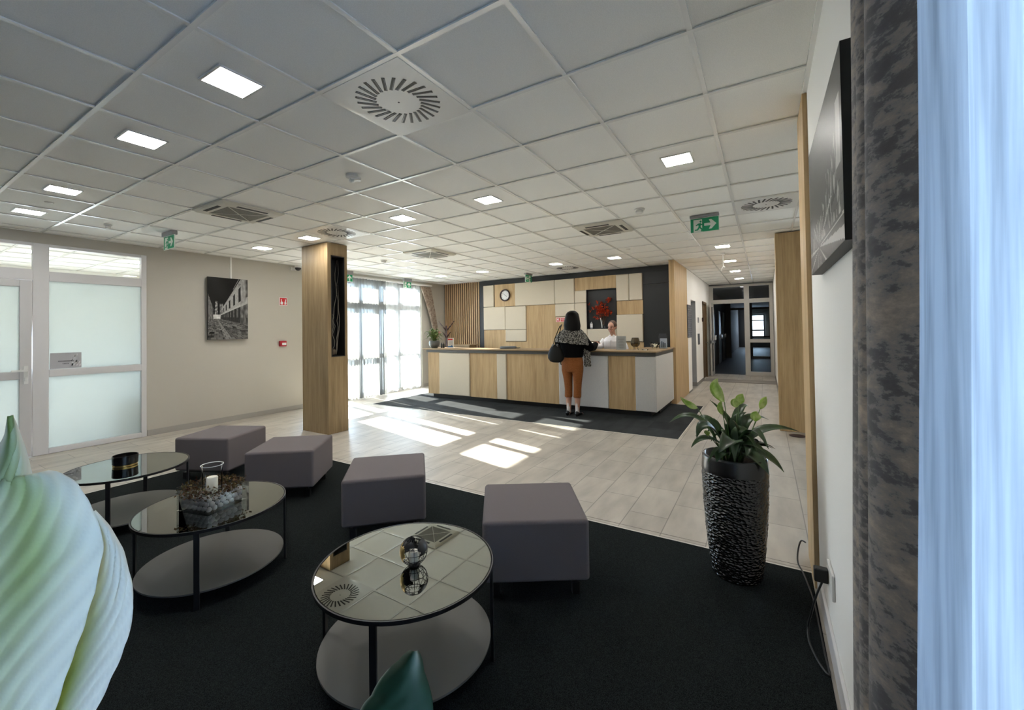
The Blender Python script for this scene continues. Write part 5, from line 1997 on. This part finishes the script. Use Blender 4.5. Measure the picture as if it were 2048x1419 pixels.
def zl(mb, secs, n=28, wr=None):
    """stack of ellipses (z, cx, cy, rx, ry[, wrinkle])"""
    R_ = []
    for k, (z, cx, cy, rx, ry) in enumerate(secs):
        row = []
        for i in range(n):
            a = 2 * PI * i / n
            w_ = 1 + (wr or 0) * noise.noise((math.cos(a) * 2.5, math.sin(a) * 2.5, z * 6))
            row.append((cx + rx * w_ * math.cos(a), cy + ry * w_ * math.sin(a), z))
        R_.append(row)
    mb.rings(R_)
    return mb


# woman seen from behind; local +x = towards the counter, +y = her left
wm = thing('person', 'woman in rust trousers and black knitwear standing at the counter with her back turned', 'person', (5.24, 1.33, .005))
b = MB()
zl(b, [(.95, 0, 0, .10, .15), (1.05, 0, 0, .09, .125), (1.2, 0, 0, .10, .145), (1.36, .0, 0, .095, .165), (1.43, 0.0, 0, .07, .11), (1.48, .01, 0, .05, .055), (1.56, .02, 0, .048, .050)], 20)
add_head(b, (.03, -.01, 1.645), (1, .05, 0))
for s_ in (1, -1):
    b.tube([(0, .08 * s_, .97), (.0, .085 * s_, .80), (.01, .080 * s_, .50), (0, .078 * s_, .34), (-.01, .078 * s_, .10), (-.01, .078 * s_, .05)], [.10, .085, .060, .055, .036, .040], 14)
    b.tube([(-.05, .078 * s_, .035), (.03, .085 * s_, .035), (.13, .095 * s_, .022)], [(.03, .03), (.028, .038), (.016, .036)], 10)
# arms: left bent forward on the counter, right reaching forward
b.tube([(0, .17, 1.38), (.03, .25, 1.22), (.06, .27, 1.12), (.20, .20, 1.13), (.36, .14, 1.14)], [.05, .045, .042, .034, .026], 12)
b.tube([(0, -.17, 1.38), (.05, -.25, 1.24), (.12, -.29, 1.16), (.32, -.27, 1.18), (.50, -.25, 1.21)], [.05, .045, .042, .034, .025], 12)
add_hand(b, (.36, .14, 1.14), (1, -.3, 0), (0, 0, -1), curl=.25, side=1)
add_hand(b, (.50, -.25, 1.21), (1, -.05, .1), (0, .5, -1), curl=.45, side=-1)
finish_body(b, 'body', SKIN, wm)
q = MB()
for s_ in (1, -1):
    c = Vector((.03, -.01, 1.645)) + Vector((.083, .031 * s_, .0))
    q.ell(c, (.010, .013, .007), 10, 8)
q.build('eyes', EYE, wm, smooth=True)
# trousers
b = MB()
zl(b, [(.74, -.01, 0, .10, .165), (.80, -.015, 0, .115, .185), (.90, -.015, 0, .125, .195), (.98, -.01, 0, .115, .178), (1.04, 0, 0, .10, .150)], 24)
for s_ in (1, -1):
    zl(b, [(.31, -.01, .079 * s_, .066, .064), (.33, -.01, .079 * s_, .068, .066), (.45, -.0, .080 * s_, .070, .066), (.55, 0, .084 * s_, .074, .071), (.66, -.002, .090 * s_, .083, .081), (.76, -.01, .094 * s_, .098, .094), (.84, -.01, .092 * s_, .105, .098)], 20, .03)
tr = finish_body(b, 'trousers', RUST, wm, .008)
q = MB()
for s_ in (1, -1):
    q.tube([(-.012, .079 * s_, .325), (-.012, .078 * s_, .22), (-.014, .078 * s_, .10), (-.018, .078 * s_, .06)], [.038, .038, .034, .038], 14)
q.build('socks', SOCK, wm, smooth=True)
for s_ in (1, -1):
    q = MB()
    R_ = []
    for x, hw, h in ((-.075, .016, .050), (-.068, .030, .085), (-.03, .037, .080), (.02, .042, .062), (.08, .046, .050), (.13, .040, .036), (.155, .018, .022)):
        R_.append([(x, .079 * s_ + .006 * s_ + hw * math.cos(a_), max(0, .002 + h * .5 + h * .5 * math.sin(a_))) for a_ in [2 * PI * i / 14 for i in range(14)]])
    q.rings(R_)
    q.build('shoe', SHOE, wm, smooth=True)
# black knit poncho with sleeves
b = MB()
zl(b, [(.985, -.005, 0, .135, .185), (1.02, 0, 0, .14, .19), (1.12, 0, 0, .135, .195), (1.22, -.01, 0, .13, .21), (1.32, -.01, 0, .125, .205), (1.40, -.005, 0, .105, .175), (1.46, 0, 0, .07, .10)], 28, .05)
b.tube([(0, .17, 1.38), (.02, .25, 1.24), (.05, .275, 1.13), (.18, .21, 1.12), (.33, .15, 1.13)], [.075, .080, .078, .060, .045], 14)
b.tube([(0, -.17, 1.36), (.02, -.235, 1.24), (.08, -.28, 1.15), (.26, -.28, 1.15), (.45, -.255, 1.19)], [.070, .075, .080, .065, .045], 14)
finish_body(b, 'black_knitwear', BKNIT, wm, .008)
# tweed shawl over the shoulders and hanging scarf ends
b = MB()
R_ = []
n = 36
for z, rx, ry, dz in ((1.215, .172, .292, .03), (1.24, .172, .295, .025), (1.30, .160, .282, .02), (1.37, .145, .245, .01), (1.43, .120, .185, 0), (1.48, .092, .120, 0), (1.53, .075, .085, 0)):
    row = []
    for i in range(n):
        a_ = 2 * PI * i / n
        hang = dz * math.sin(a_ - .3) * 1.0
        w_ = 1 + .05 * noise.noise((math.cos(a_) * 3, math.sin(a_) * 3, z * 5))
        row.append((-.005 + rx * w_ * math.cos(a_), ry * w_ * math.sin(a_), z + hang))
    R_.append(row)
b.rings(R_, cap=False)
b.build('tweed_shawl', TWEED, wm, smooth=True, solid=.012)
for nm, y0_, y1_, x_, za, zb in (('scarf_end', -.29, -.175, .05, 1.14, .84), ('scarf_end', .155, .225, .02, 1.02, .86)):
    rows = []
    for j in range(9):
        t_ = j / 8
        rows.append([(x_ + .012 * math.sin(i * 1.7 + t_ * 3), y0_ + (y1_ - y0_) * i / 8 - (.02 * t_ if y0_ < 0 else -.01 * t_), za + (zb - za) * t_ - (.015 * (i % 2) if j == 8 else 0)) for i in range(9)])
    MB().rings(rows, close=False, cap=False).build(nm, TWEED, wm, smooth=True, solid=.012)
# long black hair
b = MB()
zl(b, [(1.40, -.045, -.02, .075, .125), (1.44, -.045, -.02, .085, .142), (1.52, -.035, -.015, .098, .150), (1.60, -.020, -.01, .112, .138), (1.66, -.008, -.01, .118, .124), (1.72, 0, -.01, .108, .106), (1.755, .0, -.01, .080, .076), (1.775, 0, -.01, .035, .034)], 28, .03)
h_ = b.build('hair', HAIRB, wm, smooth=True)
# cut the hair away from the face: push front part back
for v_ in h_.data.vertices:
    if v_.co.x > .045 and v_.co.z < 1.70:
        v_.co.x = .045
bg_ = thing('shoulder_bag', 'slouchy black shoulder bag on the standing woman left side', 'bag', (5.24 - .205, 1.33 + .21, .91))
b = MB()
R_ = []
for z, rx, ry in ((0.0, .03, .06), (.02, .055, .11), (.07, .075, .145), (.14, .075, .145), (.20, .060, .120), (.25, .045, .09), (.30, .025, .06)):
    R_.append([(rx * math.cos(2 * PI * i / 28) * (1 + .08 * noise.noise((i * .4, z * 12, 1))), ry * math.sin(2 * PI * i / 28) + .02 * z, z) for i in range(28)])
b.rings(R_)
b.build('bag_body', P('black_leather', (0.003, 0.003, 0.003), .6, spec=.25), bg_, smooth=True)
q = MB()
for dy in (-.035, .045):
    q.tube([(-.0, dy, .29), (-.005, dy * .8 - .02, .40), (.0, dy * .5 - .06, .52), (.04, dy * .3 - .07, .60), (.12, -.06, .635)], .008, 8)
q.build('strap', MATS['black_leather'], bg_, smooth=True)
q = MB()
for dy in (-.035, .045):
    for dz in (0, .025):
        q.tube([(-.028, dy + .013 * math.cos(2 * PI * k / 12), .27 + dz + .013 * math.sin(2 * PI * k / 12)) for k in range(13)], .0028, 5)
q.build('rings', CHROME, bg_, smooth=True)

# receptionist facing the woman
rc = thing('person', 'smiling receptionist in white shirt behind the counter', 'person', (6.52, 1.02, .005))
b = MB()
fwd = Vector((-1, .18, -.08))
zl(b, [(.90, .02, 0, .10, .155), (1.0, .0, 0, .09, .13), (1.12, -.01, 0, .10, .15), (1.25, -.02, 0, .10, .17), (1.30, -.02, 0, .075, .12), (1.335, -.025, 0, .05, .055), (1.42, -.035, 0, .045, .048)], 20)
add_head(b, (-.05, 0, 1.495), fwd)
for s_ in (1, -1):
    b.tube([(0.02, .08 * s_, .92), (.02, .085 * s_, .75), (.02, .085 * s_, .45), (0.03, .085 * s_, .08)], [.10, .08, .055, .042], 14)
    b.tube([(.05, .085 * s_, .035), (-.03, .09 * s_, .035), (-.13, .10 * s_, .022)], [(.03, .03), (.028, .038), (.016, .036)], 10)
b.tube([(-.01, .17, 1.25), (-.06, .23, 1.13), (-.25, .27, 1.14), (-.44, .28, 1.18)], [.045, .042, .034, .025], 12)
b.tube([(-.01, -.17, 1.25), (-.02, -.23, 1.08), (-.12, -.22, 1.00), (-.26, -.12, 1.03)], [.045, .042, .036, .025], 12)
add_hand(b, (-.44, .28, 1.18), (-1, -.0, .15), (0, -.6, -.6), curl=.5, side=1)
add_hand(b, (-.26, -.12, 1.03), (-1, .3, 0), (0, 0, -1), curl=.3, side=-1)
finish_body(b, 'body', SKIN, rc)
f_ = fwd.normalized()
l_ = Vector((0, 0, 1)).cross(f_)
rotf = Matrix((f_, l_, Vector((0, 0, 1)))).transposed()
hc = Vector((-.05, 0, 1.495))
q, q2, q3, q4 = MB(), MB(), MB(), MB()
for s_ in (1, -1):
    q.ell(hc + f_ * .084 + l_ * (.031 * s_) + Vector((0, 0, .0)), (.007, .012, .006), 10, 8, rotf)
    q3.tube([hc + f_ * .089 + l_ * (.018 * s_) + Vector((0, 0, .018)), hc + f_ * .090 + l_ * (.033 * s_) + Vector((0, 0, .022)), hc + f_ * .078 + l_ * (.050 * s_) + Vector((0, 0, .015))], .0028, 6)
q.build('eyes', EYE, rc, smooth=True)
q3.build('eyebrows', HAIRBR, rc, smooth=True)
sm_ = [hc + f_ * (.094 - .35 * a_ * a_ * 10) + l_ * a_ + Vector((0, 0, -.068 + 9 * a_ * a_)) for a_ in (-.028, -.018, -.009, 0, .009, .018, .028)]
q2.tube([p_ + Vector((0, 0, .005)) for p_ in sm_], .003, 6).tube([p_ - Vector((0, 0, .006)) for p_ in sm_], .0035, 6)
q2.build('lips', LIP, rc, smooth=True)
q4.tube(sm_[1:-1], [(.004, .003)] * 5, 6)
q4.build('teeth', TEETH, rc, smooth=True)
# pulled-back hair
b = MB()
b.ell(hc - f_ * .010 + Vector((0, 0, .024)), (.101, .084, .098), 22, 14, rotf)
for i, v_ in enumerate(b.v):
    p_ = Vector(v_) - hc
    if p_.dot(f_) > .050 and p_.z < .085:
        p_ -= f_ * (p_.dot(f_) - .050)
    if p_.z < -.02 and p_.dot(f_) > -.01:
        p_ = p_ * .8
    b.v[i] = tuple(hc + p_)
b.tube([hc - f_ * .09 - Vector((0, 0, .0)), hc - f_ * .11 - l_ * .03 - Vector((0, 0, .06)), hc - f_ * .09 - l_ * .045 - Vector((0, 0, .13))], [.035, .033, .016], 12)
b.build('hair', HAIRBR, rc, smooth=True)
b = MB()
zl(b, [(.88, .02, 0, .125, .185), (1.0, .0, 0, .115, .160), (1.12, -.01, 0, .125, .185), (1.22, -.02, 0, .118, .190), (1.28, -.02, 0, .095, .155), (1.325, -.02, 0, .062, .075)], 28, .05)
b.tube([(-.01, .16, 1.24), (-.06, .235, 1.13), (-.25, .275, 1.13), (-.42, .282, 1.175)], [.066, .066, .056, .042], 14)
b.tube([(-.01, -.16, 1.24), (-.02, -.235, 1.08), (-.12, -.225, 1.00), (-.24, -.135, 1.03)], [.066, .064, .054, .040], 14)
finish_body(b, 'shirt', SHIRT, rc, .008)
q = MB()
for s_ in (1, -1):
    q.prism([(0, 0), (.045, .02), (.055, .075), (.02, .085)], (-.115, .004 * s_, 1.265), (.18, s_, 0), (.35, 0, 1), .004 * s_)
q.build('collar', SHIRT, rc)
q = MB().box(-.142, -.134, -.012, .012, .92, 1.24)
q.build('button_placket', P('placket', (0.70, 0.68, 0.69), .8), rc)
b = MB()
zl(b, [(.70, .02, 0, .10, .16), (.85, .02, 0, .122, .185), (.95, .02, 0, .110, .165)], 24)
for s_ in (1, -1):
    zl(b, [(.06, .03, .085 * s_, .055, .055), (.45, .02, .085 * s_, .068, .066), (.75, .02, .09 * s_, .10, .09), (.85, .02, .09 * s_, .10, .09)], 18)
finish_body(b, 'trousers', SKIRT, rc, .01)
# the card they exchange
tag(MB().obox((5.90, 1.20, 1.205), (1, 0, .1), (0, 1, .15), (-.1, -.15, 1), .05, .06, .002).build('paper_slip', PAPER), 'white slip passed between the two women', 'paper')
